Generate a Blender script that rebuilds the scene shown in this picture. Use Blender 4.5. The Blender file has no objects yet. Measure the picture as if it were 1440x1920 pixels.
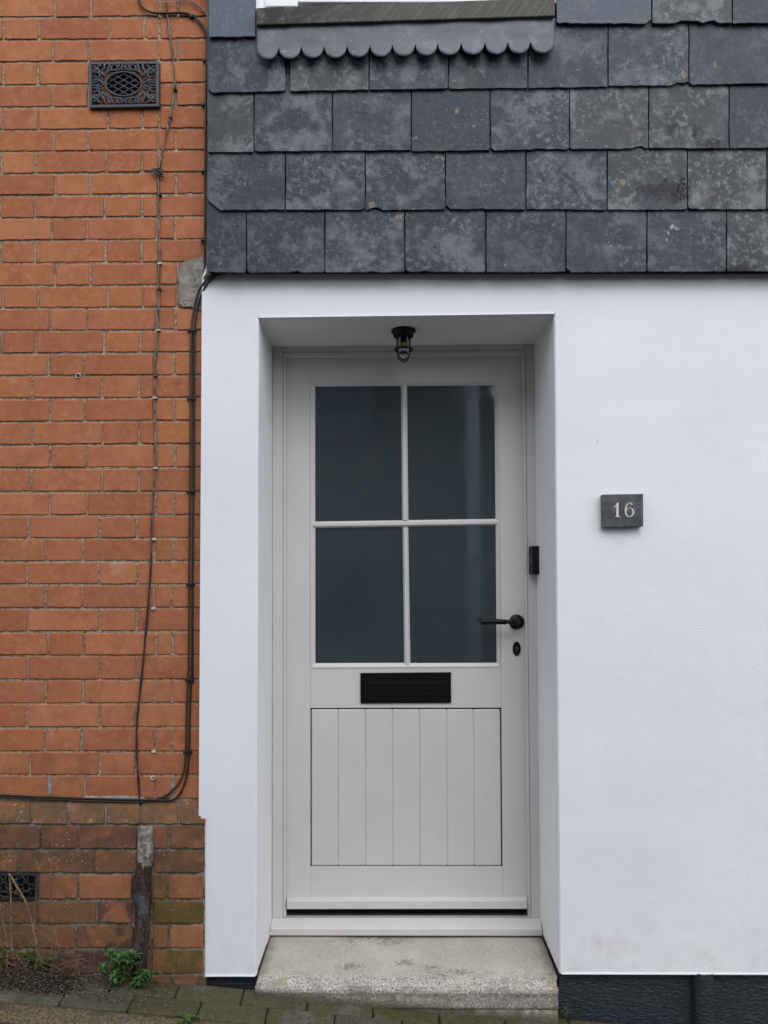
import bpy, bmesh, math, random
from mathutils import Vector, Matrix, Euler, noise
random.seed(7)
R = math.radians
S = bpy.context.scene
C = bpy.data.collections.new("Scene_objects"); S.collection.children.link(C)

# ------------------------------------------------------------------ camera
CAMZ = 1.36            # eye height above the pavement under the door
D = 2.5                # camera to the white wall
PITCH, YAW, ROLL, SHX, SHY, DEP = 0.03237141, 0.01449972, -0.00329228, 0.01239957, 0.05652976, 0.32228823
FPX = 1441.0
cam = bpy.data.cameras.new("camera"); co = bpy.data.objects.new("camera", cam); C.objects.link(co)
cam.sensor_width = 36; cam.sensor_fit = 'AUTO'; cam.lens = 36*FPX/1920
cam.shift_x = SHX*FPX/1920; cam.shift_y = SHY*FPX/1920
cam.clip_start = 0.05; cam.clip_end = 1000
ROT = Matrix.Rotation(YAW, 3, 'Z') @ Matrix.Rotation(math.pi/2+PITCH, 3, 'X') @ Matrix.Rotation(ROLL, 3, 'Z')
co.location = (0, -D, CAMZ); co.rotation_euler = ROT.to_euler()
S.camera = co

# ------------------------------------------------------------------ light: overcast day
SUN_DIR = Vector((0.12, -0.66, 0.75)).normalized()
W = bpy.data.worlds.new("World"); S.world = W; W.use_nodes = True
nt = W.node_tree; bg = nt.nodes['Background']
sky = nt.nodes.new('ShaderNodeTexSky'); sky.sky_type = 'NISHITA'; sky.sun_disc = False
sky.sun_elevation = math.asin(SUN_DIR.z); sky.sun_rotation = math.atan2(SUN_DIR.x, SUN_DIR.y)
sky.air_density = 1.0; sky.dust_density = 1.5
hs = nt.nodes.new('ShaderNodeHueSaturation'); hs.inputs['Saturation'].default_value = 0.60
nt.links.new(sky.outputs[0], hs.inputs['Color']); nt.links.new(hs.outputs[0], bg.inputs[0])
bg.inputs[1].default_value = 0.15
sl = bpy.data.lights.new("sun", 'SUN'); so = bpy.data.objects.new("sun", sl); C.objects.link(so)
sl.energy = 0.5; sl.angle = R(105); sl.color = (1.0, 0.995, 0.985)
so.rotation_euler = SUN_DIR.to_track_quat('Z', 'Y').to_euler()
vs = S.view_settings; vs.view_transform = 'Standard'; vs.look = 'None'; vs.gamma = 1.0
vs.exposure = 1.13; vs.use_curve_mapping = False
S.cycles.max_bounces = 8

# ------------------------------------------------------------------ helpers
def P(u, v, Y):
    """photo pixel -> point on the vertical plane y = Y of the real place"""
    d = ROT @ Vector(((u-720)/FPX+SHX, (960-v)/FPX+SHY, -1.0))
    t = (D+Y)/d.y
    return Vector((d.x*t, Y, CAMZ+d.z*t))
def lin(c):
    return tuple((x/255/12.92 if x/255 <= 0.04045 else ((x/255+0.055)/1.055)**2.4) for x in c)

class MB:
    def __init__(s): s.v=[]; s.f=[]; s.m=[]; s.c=[]; s.sm=[]
    def add(s, verts, faces, m=0, c=(0.5,0,0,0), smooth=False):
        o=len(s.v); s.v += [Vector(p) for p in verts]
        for k_,f in enumerate(faces): s.f.append([i+o for i in f]); s.m.append(m); s.c.append(c[k_] if isinstance(c,list) else c); s.sm.append(smooth)
    def quad(s, a,b,c_,d, **k): s.add([a,b,c_,d],[(0,1,2,3)],**k)
    def prism(s, poly, yb, caps=True, **k):
        """poly: front outline (points, counter-clockwise seen from the street); pushed back to depth yb"""
        n=len(poly); back=[Vector((p.x,yb if not callable(yb) else yb(p),p.z)) for p in poly]
        fs=[tuple(range(n)), tuple(range(2*n-1,n-1,-1))]
        for i in range(n):
            j=(i+1)%n; fs.append((i,n+i,n+j,j))
        s.add(list(poly)+back, fs, **k)
    def qbox(s, tl, tr, br, bl, yf, yb, **k):
        s.prism([P(*bl,yf),P(*br,yf),P(*tr,yf),P(*tl,yf)], yb, **k)
    def box(s, a, b, **k):
        x0,y0,z0=a; x1,y1,z1=b
        s.prism([Vector((x0,y0,z0)),Vector((x1,y0,z0)),Vector((x1,y0,z1)),Vector((x0,y0,z1))], y1, **k)
    def tube(s, pts, r, n=8, caps=True, **k):
        pts=[Vector(p) for p in pts]; L=len(pts)
        rs=r if isinstance(r,(list,tuple)) else [r]*L
        k.setdefault('smooth',True)
        vs_=[]; ref=None
        for i,p in enumerate(pts):
            t=(pts[min(i+1,L-1)]-pts[max(i-1,0)])
            if t.length<1e-9: t=Vector((0,0,1))
            t.normalize()
            if ref is None:
                ref=t.orthogonal().normalized()
            ref=(ref-t*ref.dot(t))
            if ref.length<1e-6: ref=t.orthogonal()
            ref.normalize(); b=t.cross(ref)
            for q in range(n):
                a=2*math.pi*q/n; vs_.append(p+(ref*math.cos(a)+b*math.sin(a))*rs[i])
        fs=[]
        for i in range(L-1):
            for q in range(n):
                fs.append((i*n+q,i*n+(q+1)%n,(i+1)*n+(q+1)%n,(i+1)*n+q))
        if caps: fs.append(tuple(range(n-1,-1,-1))); fs.append(tuple((L-1)*n+q for q in range(n)))
        s.add(vs_,fs,**k)
    def lathe(s, o, axis, prof, n=32, sx=1.0, sy=1.0, xdir=None, **k):
        """prof: (radius, distance along axis)"""
        o=Vector(o); ax=Vector(axis).normalized()
        xd=Vector(xdir) if xdir else ax.orthogonal().normalized()
        yd=ax.cross(xd); k.setdefault('smooth',True)
        vs_=[]
        for (r,h) in prof:
            for q in range(n):
                a=2*math.pi*q/n; vs_.append(o+ax*h+xd*(r*math.cos(a)*sx)+yd*(r*math.sin(a)*sy))
        fs=[]
        for i in range(len(prof)-1):
            for q in range(n): fs.append((i*n+q,i*n+(q+1)%n,(i+1)*n+(q+1)%n,(i+1)*n+q))
        fs.append(tuple(range(n-1,-1,-1))); L=len(prof); fs.append(tuple((L-1)*n+q for q in range(n)))
        s.add(vs_,fs,**k)
    def build(s, name, mats, parent=None, bevel=0, seg=2):
        if not isinstance(mats,(list,tuple)): mats=[mats]
        off=parent_loc(parent)
        me=bpy.data.meshes.new(name); me.from_pydata([p-off for p in s.v],[],s.f)
        for m in mats: me.materials.append(m)
        ca=me.color_attributes.new('pc','FLOAT_COLOR','CORNER')
        li=0
        for i,pl in enumerate(me.polygons):
            pl.material_index=s.m[i]; pl.use_smooth=s.sm[i]
            for _ in range(pl.loop_total): ca.data[li].color=s.c[i]; li+=1
        bm=bmesh.new(); bm.from_mesh(me); bmesh.ops.recalc_face_normals(bm,faces=bm.faces); bm.to_mesh(me); bm.free()
        o=bpy.data.objects.new(name,me); C.objects.link(o)
        if parent is not None: o.parent=parent
        if bevel:
            b=o.modifiers.new('bevel','BEVEL'); b.width=bevel; b.segments=seg; b.limit_method='ANGLE'; b.angle_limit=R(35)
        return o
def parent_loc(p):
    v=Vector((0,0,0))
    while p is not None: v=v+p.location; p=p.parent
    return v
def tag(o,label=None,cat=None,group=None,kind=None):
    if label: o['label']=label
    if cat: o['category']=cat
    if group: o['group']=group
    if kind: o['kind']=kind
    return o
def thing(name,loc,label,cat,group=None):
    o=bpy.data.objects.new(name,None); C.objects.link(o); o.location=loc; o.empty_display_size=0.05
    return tag(o,label,cat,group)
def base(mb,name,mats,label,cat,group=None,bevel=0,loc=None):
    """a thing that is one mesh, its origin at its base"""
    xs=[p.x for p in mb.v]; ys=[p.y for p in mb.v]; zs=[p.z for p in mb.v]
    l=Vector(loc) if loc else Vector(((min(xs)+max(xs))/2,(min(ys)+max(ys))/2,min(zs)))
    mb.v=[p-l for p in mb.v]; o=mb.build(name,mats,None,bevel); o.location=l
    return tag(o,label,cat,group)
def smooth_path(pts, n=8):
    pts=[Vector(p) for p in pts]; out=[]
    for i in range(len(pts)-1):
        p0=pts[max(i-1,0)];p1=pts[i];p2=pts[i+1];p3=pts[min(i+2,len(pts)-1)]
        for q in range(n):
            t=q/n
            out.append(0.5*((2*p1)+(p2-p0)*t+(2*p0-5*p1+4*p2-p3)*t*t+(3*p1-p0-3*p2+p3)*t*t*t))
    out.append(pts[-1]); return out

# ------------------------------------------------------------------ materials
class M:
    def __init__(s,name):
        s.m=bpy.data.materials.new(name); s.m.use_nodes=True; s.t=s.m.node_tree
        s.b=s.t.nodes['Principled BSDF']; s.pos=s.n('ShaderNodeNewGeometry').outputs['Position']
    def n(s,typ,**kw):
        n=s.t.nodes.new(typ)
        for k,v in kw.items(): setattr(n,k,v)
        return n
    def put(s,sock,v):
        if hasattr(v,'is_linked') or isinstance(v,bpy.types.NodeSocket): s.t.links.new(v,sock)
        else:
            if isinstance(v,tuple) and len(v)==3 and sock.type=='RGBA': v=v+(1,)
            sock.default_value=v
    def noise(s,scale,detail=4,rough=0.55,vec=None,dist=0.0,col=False):
        n=s.n('ShaderNodeTexNoise'); s.put(n.inputs['Vector'],vec if vec is not None else s.pos)
        n.inputs['Scale'].default_value=scale; n.inputs['Detail'].default_value=detail
        n.inputs['Roughness'].default_value=rough; n.inputs['Distortion'].default_value=dist
        return n.outputs['Color'] if col else n.outputs['Fac']
    def voro(s,scale,vec=None,feature='F1',out='Distance',rand=1.0):
        n=s.n('ShaderNodeTexVoronoi',feature=feature); s.put(n.inputs['Vector'],vec if vec is not None else s.pos)
        n.inputs['Scale'].default_value=scale; n.inputs['Randomness'].default_value=rand
        return n.outputs[out]
    def ramp(s,v,lo,hi,a=0.0,b=1.0):
        n=s.n('ShaderNodeMapRange'); n.clamp=True; n.interpolation_type='SMOOTHSTEP'
        s.put(n.inputs[0],v); n.inputs[1].default_value=lo; n.inputs[2].default_value=hi
        n.inputs[3].default_value=a; n.inputs[4].default_value=b
        return n.outputs[0]
    def mix(s,f,a,b,mode='MIX'):
        n=s.n('ShaderNodeMix',data_type='RGBA',blend_type=mode); s.put(n.inputs[0],f); s.put(n.inputs[6],a); s.put(n.inputs[7],b)
        return n.outputs[2]
    def math(s,op,a,b=0.0):
        n=s.n('ShaderNodeMath',operation=op); s.put(n.inputs[0],a); s.put(n.inputs[1],b); return n.outputs[0]
    def vmath(s,op,a,b):
        n=s.n('ShaderNodeVectorMath',operation=op); s.put(n.inputs[0],a); s.put(n.inputs[1],b)
        return n.outputs['Value'] if op in('DISTANCE','LENGTH') else n.outputs[0]
    def attr(s,name='pc'):
        n=s.n('ShaderNodeAttribute',attribute_name=name); sp=s.n('ShaderNodeSeparateColor'); s.t.links.new(n.outputs['Color'],sp.inputs[0])
        return sp.outputs[0],sp.outputs[1],sp.outputs[2],n.outputs['Alpha']
    def bump(s,h,strength=0.3,dist=0.003,prev=None):
        n=s.n('ShaderNodeBump'); n.inputs['Strength'].default_value=strength; n.inputs['Distance'].default_value=dist
        s.put(n.inputs['Height'],h)
        if prev is not None: s.put(n.inputs['Normal'],prev)
        return n.outputs[0]
    def blob(s,u,v,Y,rad,soft=0.5,sx=1.0):
        """a stain with a place of its own on the surface: 1 inside, 0 outside"""
        c=P(u,v,Y); d=s.vmath('SUBTRACT',s.pos,tuple(c)); d=s.vmath('MULTIPLY',d,(1/sx,1,1))
        w=s.vmath('MULTIPLY',s.vmath('SUBTRACT',s.noise(max(30,min(160,1.1/rad)),4,0.65,col=True),(0.5,0.5,0.5)),(rad*3.0,rad*3.0,rad*3.0))
        return s.ramp(s.vmath('LENGTH',s.vmath('ADD',d,w),(0,0,0)),rad*(1-soft),rad,1,0)
    def out(s,col=None,rough=None,normal=None,spec=None,metal=None):
        if col is not None: s.put(s.b.inputs['Base Color'],col)
        if rough is not None: s.put(s.b.inputs['Roughness'],rough)
        if normal is not None: s.put(s.b.inputs['Normal'],normal)
        if spec is not None: s.b.inputs['Specular IOR Level'].default_value=spec
        if metal is not None: s.b.inputs['Metallic'].default_value=metal
        return s.m

def shifted(m, rnd, k=37.0):
    """world position offset by a random amount per piece, so no two pieces share a pattern"""
    cx=m.n('ShaderNodeCombineXYZ'); m.put(cx.inputs[0],m.math('MULTIPLY',rnd,k)); m.put(cx.inputs[2],m.math('MULTIPLY',rnd,k*1.7))
    return m.vmath('ADD',m.pos,cx.outputs[0])

def mk_brick():
    m=M('orange_brick'); r,moss,purp,dirt=m.attr(); v=shifted(m,r)
    c=m.mix(r,(0.405,0.147,0.060),(0.475,0.188,0.086))
    r2=m.math('FRACT',m.math('MULTIPLY',r,7.31))
    c=m.mix(m.ramp(r2,0.55,1.0,0,0.6),c,(0.33,0.118,0.058))
    c=m.mix(m.ramp(m.noise(14,3,vec=v),0.35,0.75,0,0.6),c,(0.30,0.104,0.048))
    c=m.mix(m.ramp(m.noise(48,6,0.72,vec=v),0.46,0.70,0,0.65),c,(0.50,0.225,0.125))
    c=m.mix(m.ramp(m.noise(11,6,0.68,vec=v,dist=0.6),0.56,0.72,0,0.45),c,(0.20,0.072,0.040))
    sp=m.ramp(m.voro(210,v),0.10,0.26,1,0); gate=m.ramp(m.noise(60,2,vec=v),0.46,0.58)
    c=m.mix(m.math('MULTIPLY',m.math('MULTIPLY',sp,gate),0.9),c,(0.07,0.03,0.02))
    sp2=m.ramp(m.voro(260,m.vmath('ADD',v,(3.1,1.2,0.4))),0.06,0.14,1,0); g2=m.ramp(m.noise(45,2,vec=v),0.60,0.68)
    c=m.mix(m.math('MULTIPLY',m.math('MULTIPLY',sp2,g2),0.7),c,(0.62,0.42,0.30))
    # efflorescence, soot at the arrises
    c=m.mix(m.ramp(m.noise(3.1,4,0.6),0.66,0.78,0,0.4),c,(0.50,0.33,0.27))
    r3=m.math('FRACT',m.math('MULTIPLY',r,13.7)); c=m.mix(m.ramp(r3,0.0,1.0,0.0,0.30),c,(0.27,0.088,0.046)); pf=m.math('MULTIPLY',m.ramp(m.noise(8,4,0.6,vec=v),0.62,0.74),m.ramp(r2,0.0,0.5,0.45,0)); c=m.mix(pf,c,(0.46,0.30,0.24))
    # plinth weathering
    dn=m.math('MULTIPLY',dirt,m.ramp(m.noise(14,6,0.7,vec=v),0.24,0.60,0.35,1.0))
    c=m.mix(m.math('MULTIPLY',dn,0.88),c,(0.098,0.060,0.040))
    pn=m.math('MULTIPLY',purp,m.ramp(m.noise(13,3,vec=v),0.42,0.52)); c=m.mix(m.math('MULTIPLY',pn,0.9),c,(0.080,0.045,0.045))
    mn=m.math('MULTIPLY',moss,m.ramp(m.noise(10,5,0.68,vec=v),0.28,0.56)); c=m.mix(m.math('MULTIPLY',mn,0.9),c,(0.090,0.078,0.022))
    pw=m.math('MULTIPLY',dirt,m.ramp(m.noise(19,6,0.75,vec=m.vmath('ADD',v,(6,3,1))),0.60,0.70)); c=m.mix(m.math('MULTIPLY',pw,0.5),c,(0.25,0.19,0.15))
    wl=m.math('MULTIPLY',dirt,m.math('MULTIPLY',m.ramp(m.voro(80,v),0.12,0.30,1,0),m.ramp(m.noise(18,4,0.65,vec=v),0.50,0.60)))
    c=m.mix(m.math('MULTIPLY',wl,0.8),c,(0.36,0.33,0.28))
    h=m.math('ADD',m.noise(70,6,0.7,vec=v),m.math('MULTIPLY',m.noise(420,3,vec=v),0.6))
    h=m.math('SUBTRACT',h,m.math('MULTIPLY',m.math('MULTIPLY',sp,gate),0.8))
    return m.out(c,0.92,m.bump(h,0.75,0.003),spec=0.2)
def mk_mortar():
    m=M('sandy_mortar')
    c=m.mix(m.ramp(m.noise(90,4,0.65),0.35,0.7),(0.29,0.215,0.150),(0.56,0.46,0.345))
    c=m.mix(m.ramp(m.noise(170,4,0.7),0.52,0.60,0,0.85),c,(0.07,0.052,0.04))
    c=m.mix(m.ramp(m.noise(7,4,0.6),0.50,0.70,0,0.6),c,(0.17,0.105,0.066))
    c=m.mix(m.ramp(m.noise(11,4,0.6,vec=m.vmath('ADD',m.pos,(4,1,7))),0.56,0.70,0,0.55),c,(0.34,0.165,0.085))
    c=m.mix(m.ramp(m.noise(240,2),0.66,0.74,0,0.6),c,(0.55,0.50,0.42))
    return m.out(c,0.95,m.bump(m.noise(260,4,0.7),0.9,0.004),spec=0.15)
def mk_plinth_mortar():
    m=M('mossy_mortar')
    c=m.mix(m.ramp(m.noise(60,4,0.65),0.35,0.7),(0.075,0.070,0.050),(0.20,0.185,0.145))
    c=m.mix(m.ramp(m.noise(16,4,0.6),0.52,0.66,0,0.8),c,(0.055,0.055,0.022))
    c=m.mix(m.ramp(m.noise(9,5,0.7),0.48,0.62,0,0.75),c,(0.30,0.29,0.25))
    c=m.mix(m.ramp(m.noise(180,2),0.62,0.70,0,0.7),c,(0.50,0.48,0.43))
    return m.out(c,0.95,m.bump(m.noise(200,4,0.7),0.9,0.004),spec=0.15)
def mk_render():
    m=M('white_render')
    c=m.mix(m.ramp(m.noise(1.6,4),0.35,0.7),(0.755,0.765,0.785),(0.80,0.805,0.815))
    c=m.mix(m.ramp(m.noise(25,3),0.55,0.8,0,0.10),c,(0.66,0.66,0.655))
    # small dirt specks, a scuff over the house number, a splash mark low down
    sp=m.math('MULTIPLY',m.ramp(m.voro(26),0.018,0.045,1,0),m.ramp(m.noise(5,2),0.52,0.6))
    c=m.mix(m.math('MULTIPLY',sp,0.55),c,(0.30,0.28,0.26))
    dr=m.n('ShaderNodeMapping'); m.put(dr.inputs[0],m.pos); dr.inputs['Scale'].default_value=(16,16,1.1)
    c=m.mix(m.ramp(m.noise(1,4,0.6,vec=dr.outputs[0]),0.55,0.80,0,0.07),c,(0.60,0.59,0.56))
    c=m.mix(m.math('MULTIPLY',m.blob(1120,827,0,0.010,0.8,0.45),0.55),c,(0.42,0.28,0.20))
    c=m.mix(m.math('MULTIPLY',m.blob(1122,842,0,0.004,0.8,0.5),0.5),c,(0.40,0.30,0.24))
    c=m.mix(m.math('MULTIPLY',m.blob(1118,1768,0,0.030,0.9),0.22),c,(0.45,0.38,0.29))
    c=m.mix(m.math('MULTIPLY',m.blob(1150,1772,0,0.055,0.9,1.5),0.14),c,(0.45,0.40,0.30))
    # rain splash dirt along the foot of the wall
    sz=m.n('ShaderNodeSeparateXYZ'); m.put(sz.inputs[0],m.pos)
    zb=P(700,1828,0).z
    foot=m.math('MULTIPLY',m.ramp(m.math('SUBTRACT',sz.outputs[2],zb),0.0,0.30,1,0),m.ramp(m.noise(14,4,0.65),0.45,0.75))
    c=m.mix(m.math('MULTIPLY',foot,0.22),c,(0.42,0.40,0.36))
    h=m.math('ADD',m.ramp(m.noise(210,4,0.6),0.36,0.68),m.math('MULTIPLY',m.noise(40,3),0.9))
    wv=m.bump(m.noise(3.5,3,0.5),0.25,0.02)
    return m.out(c,0.85,m.bump(h,0.22,0.0022,prev=wv),spec=0.25)
def mk_slate():
    m=M('old_slate'); r,blue,lich,_a=m.attr(); v=shifted(m,r,53)
    r2=m.math('FRACT',m.math('MULTIPLY',r,5.77))
    c=m.mix(r,(0.014,0.0205,0.032),(0.022,0.031,0.045))
    c=m.mix(m.math('MULTIPLY',blue,0.85),c,(0.080,0.102,0.130))
    big=m.ramp(m.noise(14,9,0.66,vec=v,dist=0.15),0.455,0.625)
    big=m.math('MULTIPLY',big,m.ramp(m.noise(5,2,vec=m.vmath('ADD',v,(2,8,3))),0.38,0.52,0.25,1))
    amt=m.math('MINIMUM',m.math('ADD',m.math('MULTIPLY',lich,0.85),0.12),0.95)
    grn=m.ramp(lich,0.82,0.95,0,1)
    c=m.mix(m.math('MULTIPLY',grn,0.6),c,(0.042,0.047,0.045))
    c=m.mix(m.math('MULTIPLY',big,amt),c,m.mix(grn,(0.170,0.183,0.208),(0.168,0.174,0.172)))
    med=m.math('MULTIPLY',m.ramp(m.noise(48,6,0.72,vec=v),0.50,0.60),m.ramp(m.noise(9,3,vec=m.vmath('ADD',v,(5,5,1))),0.38,0.62))
    c=m.mix(m.math('MULTIPLY',med,m.math('MULTIPLY',amt,0.7)),c,(0.22,0.22,0.215))
    st=m.n('ShaderNodeMapping'); m.put(st.inputs[0],v); st.inputs['Scale'].default_value=(60,60,14)
    streak=m.ramp(m.noise(1,4,0.6,vec=st.outputs[0]),0.52,0.75)
    c=m.mix(m.math('MULTIPLY',streak,0.14),c,(0.12,0.13,0.15))
    br=m.math('MULTIPLY',m.ramp(m.noise(9,3,vec=m.vmath('ADD',v,(7,0,2))),0.56,0.68),m.ramp(r2,0.45,0.9,0,0.8))
    c=m.mix(m.math('MULTIPLY',br,0.4),c,(0.062,0.064,0.058))
    dk=m.ramp(m.noise(7,5,0.7,vec=m.vmath('ADD',v,(1,4,9)),dist=0.5),0.64,0.72); c=m.mix(m.math('MULTIPLY',dk,m.ramp(r2,0.5,0.95,0,0.75)),c,(0.018,0.017,0.016))
    # little lichen rings and orange flecks
    wv=m.vmath('ADD',v,m.vmath('MULTIPLY',m.noise(70,4,vec=v,col=True),(0.026,0.026,0.026)))
    vd=m.voro(26,wv); gate=m.ramp(m.voro(26,wv,out='Color'),0.80,0.83)
    ring=m.math('MULTIPLY',m.ramp(vd,0.12,0.21,1,0),gate)
    c=m.mix(m.math('MULTIPLY',ring,0.7),c,(0.25,0.205,0.15))
    core=m.math('MULTIPLY',m.ramp(vd,0.05,0.12,1,0),gate); c=m.mix(m.math('MULTIPLY',core,0.8),c,(0.085,0.055,0.035))
    sp=m.math('MULTIPLY',m.ramp(m.voro(95,wv),0.10,0.22,1,0),m.ramp(m.noise(20,2,vec=v),0.52,0.60))
    c=m.mix(m.math('MULTIPLY',sp,0.65),c,(0.38,0.36,0.33))
    # bird mark and the black growth the photo shows on particular slates
    Y=-0.045
    for (u,w_,rd,sx) in ((1262,424,.013,1.1),(1254,436,.011,.6),(1251,449,.009,.45),(1270,427,.009,1.6)): c=m.mix(m.math('MULTIPLY',m.blob(u,w_,Y,rd*.85,0.4,sx),0.8),c,(0.40,0.375,0.33))
    for (u,w_,rd,sx) in ((1228,354,.048,1.4),(1268,362,.055,1.1),(1280,334,.030,.9),(1258,245,.036,.7),(1306,248,.036,.45),(1336,272,.034,1.7),(1390,508,.03,2.5)):
        c=m.mix(m.math('MULTIPLY',m.blob(u,w_,Y,rd,0.6,sx),m.ramp(m.noise(60,5,0.7),0.36,0.46,0.1,1.0)),c,(0.004,0.0035,0.0035))
    for (u,w_,rd,sx) in ((1250,215,.05,.25),(1305,215,.05,.25),(1255,460,.05,.9),(1180,240,.05,1.2),(1330,370,.06,1.3),(1215,330,.05,1)): c=m.mix(m.math('MULTIPLY',m.blob(u,w_,Y,rd,0.8,sx),m.ramp(m.noise(40,4),0.4,0.62,0.05,0.6)),c,(0.045,0.036,0.024))
    for (u,w_,rd) in ((857,206,.012),(888,237,.008),(748,406,.018),(1282,140,.015),(1340,120,.011),(697,384,.016),(675,497,.009),(1168,340,.014),(780,258,.009),(640,340,.010),(458,345,.008),(985,268,.008)):
        c=m.mix(m.math('MULTIPLY',m.blob(u,w_,Y,rd,0.5,0.8),0.75),c,(0.27,0.21,0.145)); c=m.mix(m.math('MULTIPLY',m.blob(u,w_,Y,rd*.45,0.5,0.7),0.75),c,(0.12,0.055,0.025))
    h=m.math('ADD',m.noise(34,6,0.6,vec=v),m.math('MULTIPLY',streak,0.3))
    return m.out(c,m.ramp(big,0,1,0.50,0.72),m.bump(h,0.7,0.004),spec=0.3)
def simple(name,c,rough,ns=60,amt=0.25,bump=0.15,dist=0.001,spec=0.4,c2=None,metal=None):
    m=M(name); c2=c2 or tuple(x*0.7 for x in c)
    col=m.mix(m.math('MULTIPLY',m.ramp(m.noise(ns,4,0.6),0.35,0.7),amt),c,c2)
    return m.out(col,rough,m.bump(m.noise(ns*4,4,0.6),bump,dist),spec=spec,metal=metal)
def mk_door():
    m=M('grey_door_paint')
    c=m.mix(m.ramp(m.noise(2.2,3),0.3,0.7),(0.555,0.541,0.520),(0.592,0.578,0.557))
    sp=m.math('MULTIPLY',m.ramp(m.voro(60),0.03,0.09,1,0),m.ramp(m.noise(9,2),0.52,0.62))
    c=m.mix(m.math('MULTIPLY',sp,0.5),c,(0.26,0.23,0.20))
    c=m.mix(m.ramp(m.noise(6,5,0.65),0.52,0.75,0,0.22),c,(0.44,0.42,0.39))
    st=m.n('ShaderNodeMapping'); m.put(st.inputs[0],m.pos); st.inputs['Scale'].default_value=(220,220,9)
    grain=m.noise(1,3,vec=st.outputs[0])
    return m.out(c,m.ramp(m.noise(5,4),0.3,0.7,0.36,0.55),m.bump(m.math('ADD',grain,m.math('MULTIPLY',m.noise(300,3),0.4)),0.10,0.0008),spec=0.4)
def mk_glass():
    m=M('dark_blue_glass')
    c=m.mix(m.ramp(m.noise(2.3,3),0.3,0.7),(0.027,0.039,0.047),(0.035,0.049,0.057))
    c=m.mix(m.math('MULTIPLY',m.ramp(m.noise(4,3),0.5,0.75),0.5),c,(0.022,0.054,0.056))  # teal reflection painted into the pane colour as faint blotches
    st=m.n('ShaderNodeMapping'); m.put(st.inputs[0],m.pos); st.inputs['Scale'].default_value=(1.2,1,24)
    s3=m.n('ShaderNodeMapping'); m.put(s3.inputs[0],m.pos); s3.inputs['Scale'].default_value=(1.5,1,60)
    c=m.mix(m.ramp(m.noise(1,4,0.6,vec=s3.outputs[0]),0.42,0.72,0,0.28),c,(0.040,0.054,0.058))
    sm=m.ramp(m.noise(7,5,0.65),0.55,0.75); c=m.mix(m.math('MULTIPLY',sm,0.25),c,(0.055,0.066,0.070))
    return m.out(c,m.ramp(m.noise(9,4),0.4,0.7,0.03,0.10),m.bump(m.noise(1.5,2,vec=st.outputs[0]),0.05,0.002),spec=1.0)
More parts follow.
